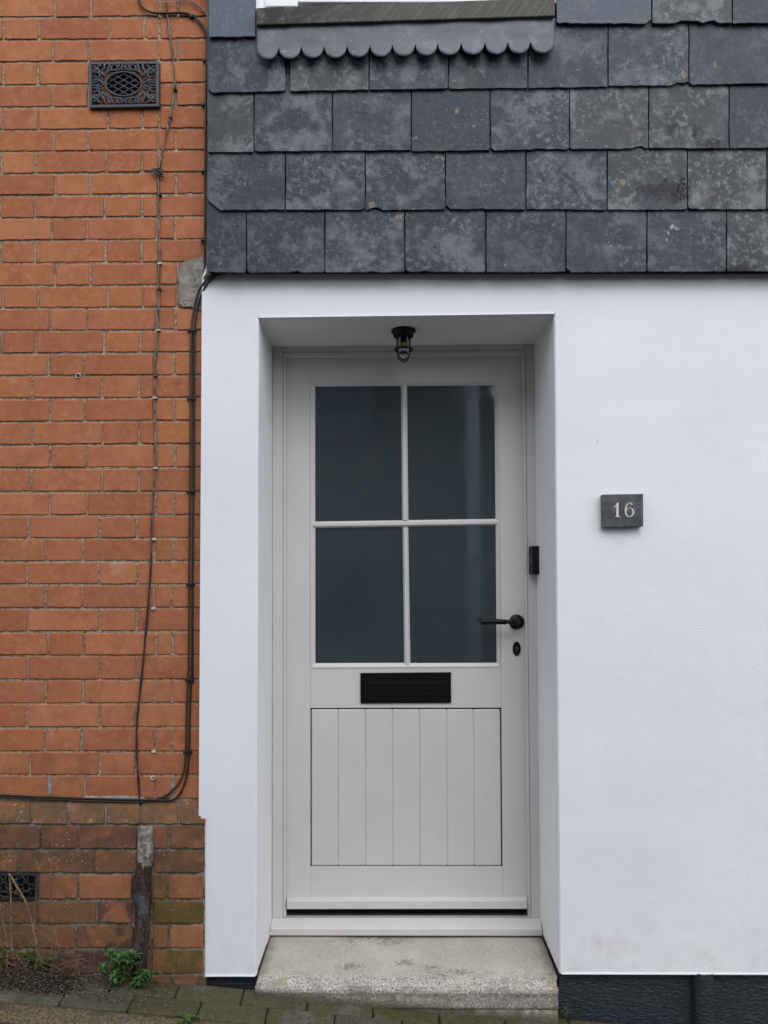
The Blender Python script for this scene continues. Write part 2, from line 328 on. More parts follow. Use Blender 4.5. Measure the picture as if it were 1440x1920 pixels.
def mk_granite():
    m=M('granite')
    c=m.mix(m.ramp(m.noise(9,4,0.6),0.35,0.7),(0.40,0.372,0.310),(0.475,0.445,0.380))
    g=m.attr()[1]       # roughly dressed front, dusty worn tread
    sp=m.ramp(m.noise(230,3,0.6),0.52,0.60); k=m.ramp(g,0.2,0.9,0.30,0.95)
    c=m.mix(m.math('MULTIPLY',sp,k),c,(0.16,0.145,0.12))
    sp=m.ramp(m.voro(190,out='Color'),0.62,0.7); c=m.mix(m.math('MULTIPLY',sp,m.math('MULTIPLY',k,0.75)),c,(0.60,0.575,0.51))
    dk=m.math('MULTIPLY',m.ramp(m.noise(140,3,vec=m.vmath('ADD',m.pos,(4,2,1))),0.60,0.66),k); c=m.mix(m.math('MULTIPLY',dk,0.8),c,(0.055,0.05,0.045))
    yl=m.math('MULTIPLY',m.ramp(m.noise(16,4),0.55,0.68),g); c=m.mix(m.math('MULTIPLY',yl,0.55),c,(0.30,0.245,0.115))
    dirt=m.math('MULTIPLY',m.ramp(m.noise(11,4,0.6,vec=m.vmath('ADD',m.pos,(9,1,3))),0.5,0.7),g); c=m.mix(m.math('MULTIPLY',dirt,0.55),c,(0.12,0.115,0.095))
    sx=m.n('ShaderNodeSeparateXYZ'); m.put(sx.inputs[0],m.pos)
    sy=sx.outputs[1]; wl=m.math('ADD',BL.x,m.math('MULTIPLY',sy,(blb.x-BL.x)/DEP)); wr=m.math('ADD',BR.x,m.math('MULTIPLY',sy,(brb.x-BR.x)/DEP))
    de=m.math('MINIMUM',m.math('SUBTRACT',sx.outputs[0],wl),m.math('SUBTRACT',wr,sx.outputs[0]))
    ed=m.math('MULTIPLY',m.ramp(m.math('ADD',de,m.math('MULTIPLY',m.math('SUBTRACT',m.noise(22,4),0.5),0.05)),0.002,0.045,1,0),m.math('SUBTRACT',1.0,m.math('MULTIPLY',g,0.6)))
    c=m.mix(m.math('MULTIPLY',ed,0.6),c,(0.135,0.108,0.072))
    df=m.ramp(m.math('SUBTRACT',m.math('ADD',sx.outputs[2],m.math('MULTIPLY',m.noise(40,4),0.02)),m.math('ADD',a0.z-SL*a0.x,m.math('MULTIPLY',sx.outputs[0],SL))),0.012,0.045,1,0)
    c=m.mix(m.math('MULTIPLY',df,0.75),c,(0.050,0.047,0.026))
    gr=m.attr()[2]; c=m.mix(m.math('MULTIPLY',gr,m.ramp(m.noise(26,4,0.65),0.35,0.6,0.2,0.85)),c,(0.085,0.080,0.045))
    # brown crusty marks left on the tread
    zt=TREADY
    def mark(pts,rad):
        a=None
        for (x,y,sx) in pts:
            d=m.vmath('MULTIPLY',m.vmath('SUBTRACT',m.pos,(x,y,0)),(1/sx,1,0))
            b=m.ramp(m.vmath('LENGTH',d,(0,0,0)),rad*0.1,rad*1.35,1,0)
            a=b if a is None else m.math('MAXIMUM',a,b)
        return a
    mk=mark([(GX(665,1770),.265,2.6),(GX(730,1768),.260,2.4)],0.06)
    mk2=mark([(GX(655,1810),.080,1.9),(GX(765,1797),.11,1.6),(GX(850,1815),.050,2.6),(GX(805,1806),.075,2.0)],0.042)
    mk=m.math('MAXIMUM',mk,mk2)
    fm=m.n('ShaderNodeMapping'); m.put(fm.inputs[0],m.pos); fm.inputs['Scale'].default_value=(85,130,1)
    ms=m.math('MULTIPLY',m.math('SUBTRACT',m.math('MULTIPLY',mk,m.ramp(m.noise(13,4,0.6),0.30,0.62,0.35,1.0)),1.0),0.30)
    flake=m.ramp(m.math('ADD',m.noise(1,4,0.65,vec=fm.outputs[0],dist=0.3),ms),0.40,0.49)
    c=m.mix(m.math('MULTIPLY',flake,0.72),c,(0.165,0.135,0.098))
    h=m.math('ADD',m.noise(170,4,0.65),m.math('MULTIPLY',m.noise(30,4),0.6))
    bs=m.n('ShaderNodeBump'); bs.inputs['Distance'].default_value=0.004; m.put(bs.inputs['Height'],h); m.put(bs.inputs['Strength'],m.ramp(g,0,1,0.35,1.0))
    return m.out(c,0.88,bs.outputs[0],spec=0.25)
def mk_paver():
    m=M('mossy_paver'); r,moss,_b,_a=m.attr(); v=shifted(m,r)
    c=m.mix(r,(0.090,0.083,0.068),(0.130,0.118,0.097))
    c=m.mix(m.ramp(m.noise(24,4,0.6,vec=v),0.4,0.7,0,0.6),c,(0.060,0.055,0.042))
    c=m.mix(m.math('MULTIPLY',m.ramp(m.noise(11,5,0.65),0.34,0.54),m.math('MULTIPLY',moss,0.92)),c,(0.066,0.064,0.022))
    sp=m.math('MULTIPLY',m.ramp(m.voro(150,v),0.10,0.22,1,0),m.ramp(m.voro(150,v,out='Color'),0.72,0.76))
    c=m.mix(m.math('MULTIPLY',sp,0.85),c,(0.42,0.39,0.34))
    c=m.mix(m.ramp(m.noise(75,5,0.7,vec=v),0.50,0.68,0,0.55),c,(0.035,0.034,0.018))
    c=m.mix(m.ramp(m.noise(110,3,0.6,vec=m.vmath('ADD',v,(3,3,3))),0.60,0.70,0,0.5),c,(0.20,0.185,0.13))
    return m.out(c,0.9,m.bump(m.noise(150,5,0.7,vec=v),0.9,0.004),spec=0.08)
def mk_aggregate():
    m=M('rough_aggregate'); v=m.vmath('ADD',m.pos,m.vmath('MULTIPLY',m.noise(120,2,col=True),(0.012,0.012,0.012)))
    vc=m.n('ShaderNodeTexVoronoi'); m.put(vc.inputs['Vector'],v); vc.inputs['Scale'].default_value=150
    sp=m.n('ShaderNodeSeparateColor'); m.t.links.new(vc.outputs['Color'],sp.inputs[0])
    c=m.mix(sp.outputs[0],(0.105,0.078,0.043),(0.23,0.175,0.105))
    c=m.mix(m.ramp(vc.outputs['Distance'],0.42,0.8,0,0.7),c,(0.045,0.036,0.023))
    c=m.mix(m.ramp(m.noise(10,4),0.5,0.68,0,0.7),c,(0.052,0.046,0.024))
    return m.out(c,0.9,m.bump(m.math('SUBTRACT',1.0,vc.outputs['Distance']),0.9,0.006),spec=0.25)
def mk_asphalt():
    m=M('asphalt'); c=m.mix(m.ramp(m.voro(150,out='Color'),0.3,0.9),(0.030,0.030,0.031),(0.065,0.063,0.060))
    c=m.mix(m.ramp(m.noise(3,4),0.5,0.7,0,0.4),c,(0.085,0.08,0.072))
    return m.out(c,0.88,m.bump(m.voro(150),0.8,0.005),spec=0.3)
def mk_soil():
    m=M('soil_and_litter'); c=m.mix(m.ramp(m.noise(60,5,0.7),0.35,0.7),(0.014,0.010,0.008),(0.062,0.045,0.030))
    c=m.mix(m.ramp(m.noise(130,3),0.62,0.70,0,0.7),c,(0.15,0.115,0.075))
    return m.out(c,0.95,m.bump(m.noise(90,5,0.7),1.0,0.012),spec=0.15)
def mk_stone_sill():
    m=M('stone_sill'); st=m.n('ShaderNodeMapping'); m.put(st.inputs[0],m.pos); st.inputs['Rotation'].default_value=(0,R(-38),0); s2=m.n('ShaderNodeMapping'); m.put(s2.inputs[0],st.outputs[0]); s2.inputs['Scale'].default_value=(130,20,9)
    tool=m.ramp(m.noise(1,3,0.6,vec=s2.outputs[0]),0.42,0.64)
    c=m.mix(tool,(0.098,0.093,0.077),(0.138,0.131,0.108))
    sx=m.n('ShaderNodeSeparateXYZ'); m.put(sx.inputs[0],m.pos)
    lf=m.math('MULTIPLY',m.ramp(sx.outputs[0],-0.40,0.10,1,0.12),m.ramp(m.noise(24,6,0.7),0.38,0.54)); c=m.mix(m.math('MULTIPLY',lf,0.85),c,(0.030,0.031,0.033))
    c=m.mix(m.ramp(m.noise(60,4),0.6,0.72,0,0.5),c,(0.19,0.185,0.16))
    return m.out(c,0.85,m.bump(m.math('ADD',tool,m.noise(120,4)),0.45,0.002),spec=0.3)
def mk_lead():
    m=M('lead_sheet'); c=m.mix(m.ramp(m.noise(8,5,0.6),0.35,0.7),(0.027,0.037,0.051),(0.052,0.069,0.093))
    st=m.n('ShaderNodeMapping'); m.put(st.inputs[0],m.pos); st.inputs['Scale'].default_value=(70,70,16)
    c=m.mix(m.ramp(m.noise(1,4,vec=st.outputs[0]),0.48,0.72,0,0.6),c,(0.052,0.053,0.060))
    c=m.mix(m.ramp(m.noise(15,6,0.72),0.50,0.66,0,0.6),c,(0.115,0.142,0.178))
    c=m.mix(m.ramp(m.noise(36,4,0.65),0.60,0.72,0,0.5),c,(0.26,0.27,0.29))
    c=m.mix(m.math('MULTIPLY',m.ramp(m.voro(17),0.03,0.07,1,0),m.ramp(m.noise(4,2),0.5,0.55)),c,(0.03,0.025,0.02))
    return m.out(c,0.48,m.bump(m.noise(26,4),0.35,0.003),spec=0.6)
def mk_darkpaint():
    m=M('navy_masonry_paint'); st=m.n('ShaderNodeMapping'); m.put(st.inputs[0],m.pos); st.inputs['Scale'].default_value=(55,55,150)
    n1=m.noise(1,4,0.6,vec=st.outputs[0])
    c=m.mix(m.ramp(n1,0.35,0.7),(0.014,0.019,0.027),(0.030,0.037,0.047))
    c=m.mix(m.ramp(m.noise(14,5,0.65),0.58,0.72,0,0.35),c,(0.075,0.07,0.065))
    sp=m.math('MULTIPLY',m.ramp(m.voro(60),0.06,0.14,1,0),m.ramp(m.noise(12,2),0.56,0.62)); c=m.mix(m.math('MULTIPLY',sp,0.5),c,(0.17,0.13,0.10))
    return m.out(c,0.42,m.bump(m.math('ADD',n1,m.math('MULTIPLY',m.noise(130,4),0.5)),0.8,0.006),spec=0.5)
def mk_guard():
    m=M('rusty_cable_guard'); st=m.n('ShaderNodeMapping'); m.put(st.inputs[0],m.pos); st.inputs['Scale'].default_value=(42,42,12)
    n1=m.noise(1,5,0.65,vec=st.outputs[0],dist=0.5)
    c=m.mix(m.ramp(n1,0.4,0.65),(0.026,0.015,0.012),(0.075,0.047,0.038))
    sz=m.n('ShaderNodeSeparateXYZ'); m.put(sz.inputs[0],m.pos)
    ztop=P(270,1548,-.02).z; zm=P(270,1640,-.02).z
    up=m.ramp(sz.outputs[2],zm-0.05,ztop,0.0,1.0)
    lt=m.ramp(m.math('ADD',m.noise(38,5,0.7),m.math('MULTIPLY',up,0.36)),0.60,0.70)
    c=m.mix(m.math('MULTIPLY',lt,0.9),c,m.mix(m.ramp(m.noise(70,4),0.4,0.65),(0.20,0.165,0.13),(0.42,0.40,0.37)))
    c=m.mix(m.ramp(m.noise(11,4,dist=0.4),0.58,0.66,0,0.6),c,(0.10,0.115,0.125))
    c=m.mix(m.math('MULTIPLY',m.ramp(m.noise(30,5,0.75,vec=m.vmath('ADD',m.pos,(3,0,1))),0.55,0.64),0.6),c,(0.17,0.165,0.155))
    return m.out(c,0.7,m.bump(m.noise(70,5,0.7),1.0,0.006),spec=0.3)
def mk_patch():
    m=M('cement_patch'); c=m.mix(m.ramp(m.noise(40,5,0.65),0.35,0.7),(0.20,0.18,0.15),(0.36,0.335,0.29))
    cr=m.ramp(m.voro(22,m.vmath('ADD',m.pos,m.vmath('MULTIPLY',m.noise(25,3,col=True),(0.04,0.04,0.04))),feature='DISTANCE_TO_EDGE'),0.004,0.018,1,0)
    cr=m.math('MULTIPLY',cr,m.ramp(m.noise(17,2),0.48,0.55)); c=m.mix(m.math('MULTIPLY',cr,0.8),c,(0.055,0.045,0.035))
    c=m.mix(m.math('MULTIPLY',m.ramp(m.noise(20,3,vec=m.vmath('ADD',m.pos,(2,0,5))),0.58,0.7),0.5),c,(0.13,0.12,0.07))
    return m.out(c,0.95,m.bump(m.math('SUBTRACT',m.noise(130,5,0.7),cr),0.8,0.004),spec=0.15)
def mk_old_cable():
    m=M('grey_twisted_cable'); w=m.n('ShaderNodeMapping'); m.put(w.inputs[0],m.pos); w.inputs['Scale'].default_value=(500,500,26)
    c=m.mix(m.ramp(m.noise(1,3,vec=w.outputs[0]),0.42,0.6),(0.035,0.028,0.024),(0.27,0.225,0.18))
    sz=m.n('ShaderNodeSeparateXYZ'); m.put(sz.inputs[0],m.pos)
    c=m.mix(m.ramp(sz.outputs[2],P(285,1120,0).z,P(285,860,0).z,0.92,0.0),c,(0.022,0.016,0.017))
    return m.out(c,0.7,spec=0.3)
def mk_leaf(name,a,b):
    m=M(name); r=m.attr()[0]; c=m.mix(r,a,b); c=m.mix(m.ramp(m.noise(90,2),0.4,0.7,0,0.4),c,tuple(x*0.6 for x in a))
    m.b.inputs['Subsurface Weight'].default_value=0.0
    return m.out(c,0.55,spec=0.35)
def GX(u,v):   # x on the tread seen at a pixel
    d=ROT @ Vector(((u-720)/FPX+SHX,(960-v)/FPX+SHY,-1.0)); t=(TREADZ-CAMZ)/d.z; return d.x*t
TREADZ=P(760,1757,DEP-.045).z; TREADY=0

TL=P(485,595.4,0); TR=P(1039.3,588,0); BL=P(480.5,1830,0); BR=P(1049.4,1825.8,0); blb=P(509.5,1725,DEP); brb=P(1012.7,1725,DEP)
a0=P(478,1864,-.03); a1=P(1047,1917,-.03); SL=(a1.z-a0.z)/(a1.x-a0.x)
BRICK=mk_brick(); MORTAR=mk_mortar(); PMORTAR=mk_plinth_mortar(); RENDER=mk_render(); SLATE=mk_slate()
DOOR=mk_door(); GLASS=mk_glass(); GRANITE=mk_granite(); PAVER=mk_paver(); AGG=mk_aggregate(); ASPH=mk_asphalt(); SOIL=mk_soil()
SILL=mk_stone_sill(); LEAD=mk_lead(); NAVY=mk_darkpaint(); GUARD=mk_guard(); PATCH=mk_patch(); OLDCAB=mk_old_cable()
BLACK=simple('satin_black',(0.0045,0.0045,0.005),0.40,bump=0.05,spec=0.2)
BLACKPL=simple('black_plastic',(0.005,0.005,0.0055),0.45,bump=0.05,spec=0.25)
BLACKCAB=simple('black_cable',(0.014,0.012,0.011),0.5,ns=30)
OLIVECAB=simple('olive_black_cable',(0.028,0.022,0.010),0.45,ns=30,c2=(0.05,0.035,0.012),amt=0.8)
IRON=simple('cast_iron_paint',(0.042,0.050,0.062),0.5,ns=60,amt=0.7,c2=(0.014,0.016,0.020),bump=0.3,dist=0.001,spec=0.5)
VOID=simple('dark_void',(0.006,0.006,0.006),0.9,spec=0.1)
IRONBLK=simple('black_iron',(0.014,0.014,0.015),0.6,ns=60,amt=0.6,c2=(0.035,0.034,0.033),bump=0.4)
REVEAL=simple('warm_white_reveal_paint',(0.83,0.81,0.785),0.7,ns=5,amt=0.25,c2=(0.75,0.72,0.685),bump=0.12,dist=.001,spec=0.25)
WHITE=simple('white_window_paint',(0.78,0.79,0.80),0.4,amt=0.05,bump=0.03)
BEAD=simple('white_edge_bead',(0.88,0.88,0.88),0.35,amt=0.05,bump=0.02)
RUBBER=simple('black_rubber_seal',(0.010,0.010,0.010),0.5,amt=0.5,c2=(0.03,0.026,0.02))
BRASS=simple('aged_brass',(0.30,0.20,0.075),0.4,metal=0.8)
PLAQUE=simple('slate_plaque',(0.042,0.048,0.056),0.5,ns=22,amt=0.9,c2=(0.10,0.10,0.10),bump=0.2)
DIGIT=simple('cream_digit_paint',(0.66,0.63,0.57),0.6,amt=0.1)
CLIPW=simple('off_white_clip',(0.50,0.44,0.36),0.6)
GREYW=simple('grey_wire',(0.30,0.27,0.25),0.6,amt=0.5)
STEEL=simple('galvanised_steel',(0.42,0.41,0.40),0.4,metal=0.5,amt=0.4)
TWIG=simple('dry_twig',(0.24,0.155,0.09),0.8,ns=40,amt=0.9,c2=(0.05,0.032,0.02))
LEAF=mk_leaf('weed_leaf',(0.040,0.095,0.026),(0.085,0.19,0.05)); LEAF2=mk_leaf('sprig_leaf',(0.035,0.075,0.018),(0.08,0.15,0.035))
LITTER=mk_leaf('litter',(0.05,0.035,0.022),(0.28,0.22,0.15))
clear=M('clear_glass'); clear.b.inputs['Transmission Weight'].default_value=1.0; clear.b.inputs['IOR'].default_value=1.25
CLEAR=clear.out((0.96,0.97,0.96),0.02)
# ------------------------------------------------------------------ ground
a0=P(478,1864,-.03); a1=P(1047,1917,-.03)
SL=(a1.z-a0.z)/(a1.x-a0.x)
def gz(x): return a0.z+SL*(max(-14,min(14,x))-a0.x)
def strip(mb,y0,y1,dz0,dz1,x0,x1,n,wob=0.0,**k):
    vs_=[];fs=[]
    for i in range(n+1):
        x=x0+(x1-x0)*i/n; w=wob*noise.noise((x*9,3,1))
        vs_+= [Vector((x,y0+w,gz(x)+dz0)),Vector((x,y1+w,gz(x)+dz1))]
    for i in range(n): fs.append((2*i,2*i+1,2*i+3,2*i+2))
    mb.add(vs_,fs,**k)
g=MB(); xs=[-200,-60,-14,-8,-4,-2,0,2,4,8,14,60,200]
for yy in ((-200,-60),(-60,-12),(-12,-4),(-4,0),(0,6),(6,200)):
    for i in range(len(xs)-1):
        x0,x1=xs[i],xs[i+1]
        g.quad((x0,yy[0],gz(x0)-.05),(x1,yy[0],gz(x1)-.05),(x1,yy[1],gz(x1)-.05),(x0,yy[1],gz(x0)-.05))
tag(g.build('ground',ASPH),kind='structure')
g=MB(); strip(g,-5.4,-.274,-.016,-.012,-14,14,400,0.008); tag(g.build('road',ASPH),kind='structure')
g=MB()
n=420
rows=[]
for i in range(n+1):
    x=-4+8*i/n; row=[]
    for j,yy in enumerate((-.284,-.276,-.258,-.236,-.212,-.190,-.178)):
        h=[-.040,-.014,-.006,-.004,-.003,-.004,-.012][j]+0.003*noise.noise((x*22,yy*30,0))
        w=0.010*noise.noise((x*7,0,2))+0.004*noise.noise((x*40,0,2)) if j<2 else 0
        row.append(Vector((x,yy+w,gz(x)+h)))
    rows.append(row)
vs_=[p for r_ in rows for p in r_]; k=7
g.add(vs_,[(i*k+j,i*k+j+1,(i+1)*k+j+1,(i+1)*k+j) for i in range(n) for j in range(k-1)],smooth=True)
tag(g.build('kerb',AGG),kind='structure')
# block paving: two courses of blocks along the wall over a dirty bed
g=MB(); strip(g,-.195,.02,-.010,-.010,-4,4,60,m=1)
def paver(mb,x0,x1,y0,y1,c):
    pts=[]
    def edge(ax,ay,bx,by,n_):
        for i in range(n_):
            t=i/n_; pts.append((ax+(bx-ax)*t+random.uniform(-.0012,.0012),ay+(by-ay)*t+random.uniform(-.0012,.0012)))
    r_=.004
    edge(x0+r_,y0,x1-r_,y0,8); edge(x1,y0+r_,x1,y1-r_,4); edge(x1-r_,y1,x0+r_,y1,8); edge(x0,y1-r_,x0,y0+r_,4)
    cx,cy=(x0+x1)/2,(y0+y1)/2; dz=random.uniform(-.0015,.0015); tx=random.uniform(-.01,.01); ty=random.uniform(-.012,.012)
    def z(x,y): return gz(x)+dz+(x-cx)*tx+(y-cy)*ty
    top=[Vector((cx+(x-cx)*.965,cy+(y-cy)*.93,z(x,y))) for x,y in pts]
    mid=[Vector((x,y,z(x,y)-.003)) for x,y in pts]; low=[Vector((x,y,z(x,y)-.03)) for x,y in pts]
    N=len(pts); fs=[tuple(range(N))]
    for a in (0,N):
        for i in range(N):
            j=(i+1)%N; fs.append((a+i,a+N+i,a+N+j,a+j))
    mb.add(top+mid+low,fs,c=c)
xj=P(455,1866,-.04).x
for (y0,y1,off) in ((-.092,-.002,0.0),(-.186,-.096,-.115)):
    for i in range(-18,18):
        x0=xj+off+i*.2055
        paver(g,x0+.002,x0+.2035,y0,y1,(random.random(),random.uniform(.2,.55) if (x0<-.9) else random.uniform(.6,1),0,0))
tag(g.build('pavement',[PAVER,SOIL]),kind='structure')

# ------------------------------------------------------------------ brick house on the left
bl=[33.5,75,117,160,202.5,244.5,285,327,367.5,409.5,452,494,537,578.5,620.5,663,705.5,748,791.5,835,878,923,967,1010,1053.5,1096.5,1141,1185,1230,1275,1319.5,1365,1409.5,1453.5,1497]
brt=[31,73,113.5,156,198.5,240.5,282,322.5,364,406,448.5,492,534.5,577,619.5,660.5,703.5,745.5,788.5,832,876.5,922,966,1009,1052.5,1096,1140,1184,1228.5,1274,1318,1364,1409.5,1453.5,1499]
J=[[308,510,900,1000],[20,222,613,810,896],[297,500,893,1000],[18,213,505,893],[295,497,893,990],[15,217,607,800,897],[300,495,890,990],[10,200,598,798,897],
[310,505,890,990],[0,197,590,797,892],[292,490,880,985],[5,197,595,797,893],[310,508,893,1000],[18,217,607,803,893,995],[285,488,878,988],[8,200,585,790],[272,472,870,977],
[-15,180,575,780],[283,478,868,980],[-12,180,578,783],[283,485,875,985],[-18,178,573,780],[280,487,878,978],[-35,160,562,770],[260,467,868,975],[-40,153,557,772],[255,463,865,965],
[-38,157,560,768],[270,472,877,973],[-38,157,563,765],[260,468,870,965],[-42,152,560,765],[250,460,868,965],[-30,168,563,765],[278,478,870,970]]
YB=0.028; YPL=-0.009
def brick(mb,x0,x1,yt0,yt1,yb0,yb1,Y,c,depth=.03,jit=0.75,vert=None,chip=0.25):
    """outline in photo pixels on the wall plane; yt/yb at left and right"""
    w=x1-x0; pts=[]
    rr=[random.uniform(1.0,2.4) if random.random()>chip*.12 else random.uniform(2.5,4.5) for _ in range(4)]
    def e(ax,ay,bx,by,n_,amp):
        for i in range(n_+1):
            t=i/n_; j=random.uniform(-amp,amp); 
            pts.append((ax+(bx-ax)*t+(j if ay!=by and abs(by-ay)>abs(bx-ax) else 0),ay+(by-ay)*t+(j if abs(bx-ax)>=abs(by-ay) else 0)))
    nx=max(3,int(w/7))
    e(x0+rr[0],yb0,x1-rr[1],yb1,nx,jit); e(x1,yb1-rr[1],x1,yt1+rr[2],4,jit); e(x1-rr[2],yt1,x0+rr[3],yt0,nx,jit); e(x0,yt0+rr[3],x0,yb0-rr[0],4,jit)
    if random.random()<chip:           # a chipped arris
        i=random.randrange(len(pts)); q=random.uniform(1,2.6)
        cx_,cy_=(x0+x1)/2,(yt0+yb0)/2
        x,y=pts[i]; pts[i]=(x+(q if x<cx_ else -q)*(.6 if abs(x-cx_)>w*.45 else 0),y+(q if y<cy_ else -q)*.9)
    dy=random.uniform(-.0012,.0012); cx,cy=(x0+x1)/2,(yt0+yb0)/2
    def Yv(x,y): return (vert(y) if vert else Y)+dy
    hw=(x1-x0)/2; hh=(yb0-yt0)/2
    f0=[P(cx+(x-cx)*(1-1.3/hw),cy+(y-cy)*(1-1.3/hh),Yv(x,cy+(y-cy)*(1-1.3/hh))) for x,y in pts]
    f1=[P(x,y,Yv(x,y)+.0028) for x,y in pts]; f2=[Vector((p.x,p.y+depth,p.z)) for p in f1]
    N=len(pts); cen=P(cx,cy,Yv(cx,cy))
    vs_=f0+f1+f2; fs=[]
    if vert: fs.append(tuple(range(N)))
    else: fs.append(tuple(range(N)))
    for a in (0,N):
        for i in range(N):
            j=(i+1)%N; fs.append((a+i,a+N+i,a+N+j,a+j))
    mb.add(vs_,fs,c=c)
def extend_left(js,limit=-430):
    js=list(js)
    while js[0]>limit*3:
        d=js[1]-js[0]; 
        js.insert(0, js[0]-(395 if d<300 else 200))
    return js
brick_house=thing('brick_house',P(150,1822,0.03),'orange brick house wall with mossy plinth, left of the white door wall','house')
wb=MB(); XR=400
def bed(i,x,arr_l=bl,arr_r=brt):
    a,b=arr_l[i],arr_r[i]; return a+(b-a)*x/380
allrows=[]
for i,js in enumerate(J):
    allrows.append((js,i))
for js,i in allrows:
    js=[q/3 for q in extend_left(js)]+[XR]
    for q in range(len(js)-1):
        g0=random.uniform(1.5,2.4); g1=random.uniform(1.5,2.4)
        x0,x1=js[q]+g0,js[q+1]-g1
        if x1-x0<6: continue
        top=(lambda x:bed(i-1,x)) if i>0 else (lambda x:bed(0,x)-42.3)
        gt,gb=random.uniform(1.5,2.8),random.uniform(1.2,2.2)
        brick(wb,x0,x1,top(x0)+gt,top(x1)+gt,bed(i,x0)-gb,bed(i,x1)-gb,YB,(random.random(),0,0,0.0 if i<33 else .15))
# courses above the top of the picture
for kx in range(1,14):
    off=J[0] if kx%2==0 else J[1]
    js=[q/3 for q in extend_left(off)]+[XR]
    for q in range(len(js)-1):
        t=-42.3*kx
        brick(wb,js[q]+2,js[q+1]-2,bl[0]-42.3+t+2.4,brt[0]-42.3+t+2.4,bl[0]+t-2,brt[0]+t-2,YB,(random.random(),0,0,0))
wb.build('upper_brickwork',BRICK,brick_house)
mo=MB(); mo.qbox((-440,-580),(398,-580),(398,1500),(-440,1500),YB+.0042,YB+.24); mo.build('mortar_bed',MORTAR,brick_house)
# plinth
pb=MB()
ch=[P(0,1499,0).z,P(0,1540,0).z]
def chamf(y):
    t=max(0,min(1,(y-1499)/41.0)); return YB-.002+(YPL-(YB-.002))*t
jj=[q/3 for q in (-860,-655,-450,-245,-25,178,385,593,790,1005)]+[384.5]
for q in range(len(jj)-1):
    x0,x1=jj[q]+1.8,jj[q+1]-1.8
    if x1>377 and q==len(jj)-2:
        x1=377
    brick(pb,x0,x1,1500.5,1501,1545,1545.5,YPL,(random.random(),.35,0,1.0),vert=chamf,chip=.6,jit=.8,depth=.05)
brick(pb,372,384.5,1535.5,1535.5,1545,1545,YPL,(.4,.0,0,.5),chip=0)
rows_=[(1549,1591,[-1250,-1050,-655,-445,-45,230,440,775,950,1154],{5:(.2,0,.3,1.00),6:(.3,0,.4,0.92),7:(.5,0,0,0.76),8:(.6,.1,0,0.92)}),
(1596,1636,[-1100,-900,-500,-300,105,530,775,860,1150],{3:(.3,.2,.2,0.92),4:(.5,.3,0,1.00),5:(.2,.5,0,0.68),7:(.3,.3,0,1.00)}),
(1641,1685,[-1180,-780,-600,-320,215,441,745,852,945,1148],{4:(.6,.1,0,0.68),5:(.9,0,0,0.40),7:(.5,.7,0,0.52),8:(.7,.1,0,0.56)}),
(1690,1731,[-1020,-820,-430,-200,210,545,750,855,1148],{3:(.4,.4,0,0.84),4:(.3,.4,0,0.76),5:(.5,0,.9,0.52),7:(.4,1,0,0.44)}),
(1736,1777,[-1180,-780,-570,-190,210,425,755,855,950,1148],{4:(.7,.2,.1,0.68),5:(.2,.3,1,0.60),7:(.6,.5,0,0.44),8:(.9,.1,0,0.36)}),
(1781.5,1825,[-1100,-700,-500,-100,330,528,760,850,1146],{4:(.4,.1,.9,0.84),5:(.3,.1,.9,0.92),7:(.5,1.0,0,0.52)}),
(1829,1870,[-900,-700,-300,-100,300,600,760,970,1110,1150],{})]
for (yt,yb_,js,cc) in rows_:
    js=[q/3 for q in js]
    for q in range(len(js)-1):
        c=cc.get(q,(random.random(),random.uniform(.2,.6),random.choice((0,0,.4)),random.uniform(.75,1)))
        if yt==1641 and q in(3,): continue            # the cast-iron air brick sits here
        brick(pb,js[q]+2.0,js[q+1]-2.0,yt,yt,yb_,yb_,YPL,c,chip=.6,jit=.8)
pb.build('plinth_brickwork',BRICK,brick_house)
pm=MB()
pm.qbox((-440,1545),(384,1545),(384,1900),(-440,1900),YPL+.0055,YB+.2)
pm.prism([P(-440,1546,YPL+.006),P(384,1546,YPL+.006),P(383,1538,YPL+.008),P(372,1533,.004),P(372,1497,YB+.003),P(-440,1495,YB+.003)],YB+.2)
pm.build('plinth_mortar',PMORTAR,brick_house)
# render patch by the corner of the slates
pt=MB(); ol=[(378,478),(384,484),(388,500),(388,584),(378,585),(366,582),(357,577),(342,578),(333,571),(332,555),(334,530),(334,510),(337,495),(345,487),(357,481),(368,481)]
ol=[(x+random.uniform(-.7,.7),y+random.uniform(-.7,.7)) for x,y in ol]
pol=[P(x,y,YB-.004) for x,y in reversed(ol)]
cx=sum((p.x for p in pol))/len(pol); cz=sum((p.z for p in pol))/len(pol)
rim=[Vector((p.x,YB+.006,p.z)) for p in pol]; inn=[Vector((cx+(p.x-cx)*.90,YB-.006,cz+(p.z-cz)*.93)) for p in pol]
N=len(pol); pt.add(inn+rim,[tuple(range(N))]+[(i,N+i,N+(i+1)%N,(i+1)%N) for i in range(N)])
pt.build('cement_patch',PATCH,brick_house)
# mortar fillet smeared over the last bed joint
fm=MB(); a=[]
for i in range(41):
    x=133+150*i/40; e_=min(1,min(i,40-i)/8); a.append((x,1499.5-(7.5*e_+random.uniform(-1,1))))
pol=[P(x,y,YB-.001) for x,y in a]; low=[P(x,1501.5,YB-.007) for x,_ in a]
fm.add(pol+low,[(i,i+1,41+i+1,41+i) for i in range(40)]); fm.build('mortar_fillet',PATCH,brick_house)
for (x0,x1,y0,y1) in ((89.5,95.5,1454,1496),(320,326.5,1455,1498)):
    jm=MB(); jm.qbox((x0,y0),(x1,y0),(x1+.5,y1),(x0-.5,y1),YB-.0015,YB+.01); jm.build('repointed_joint',PATCH,brick_house)

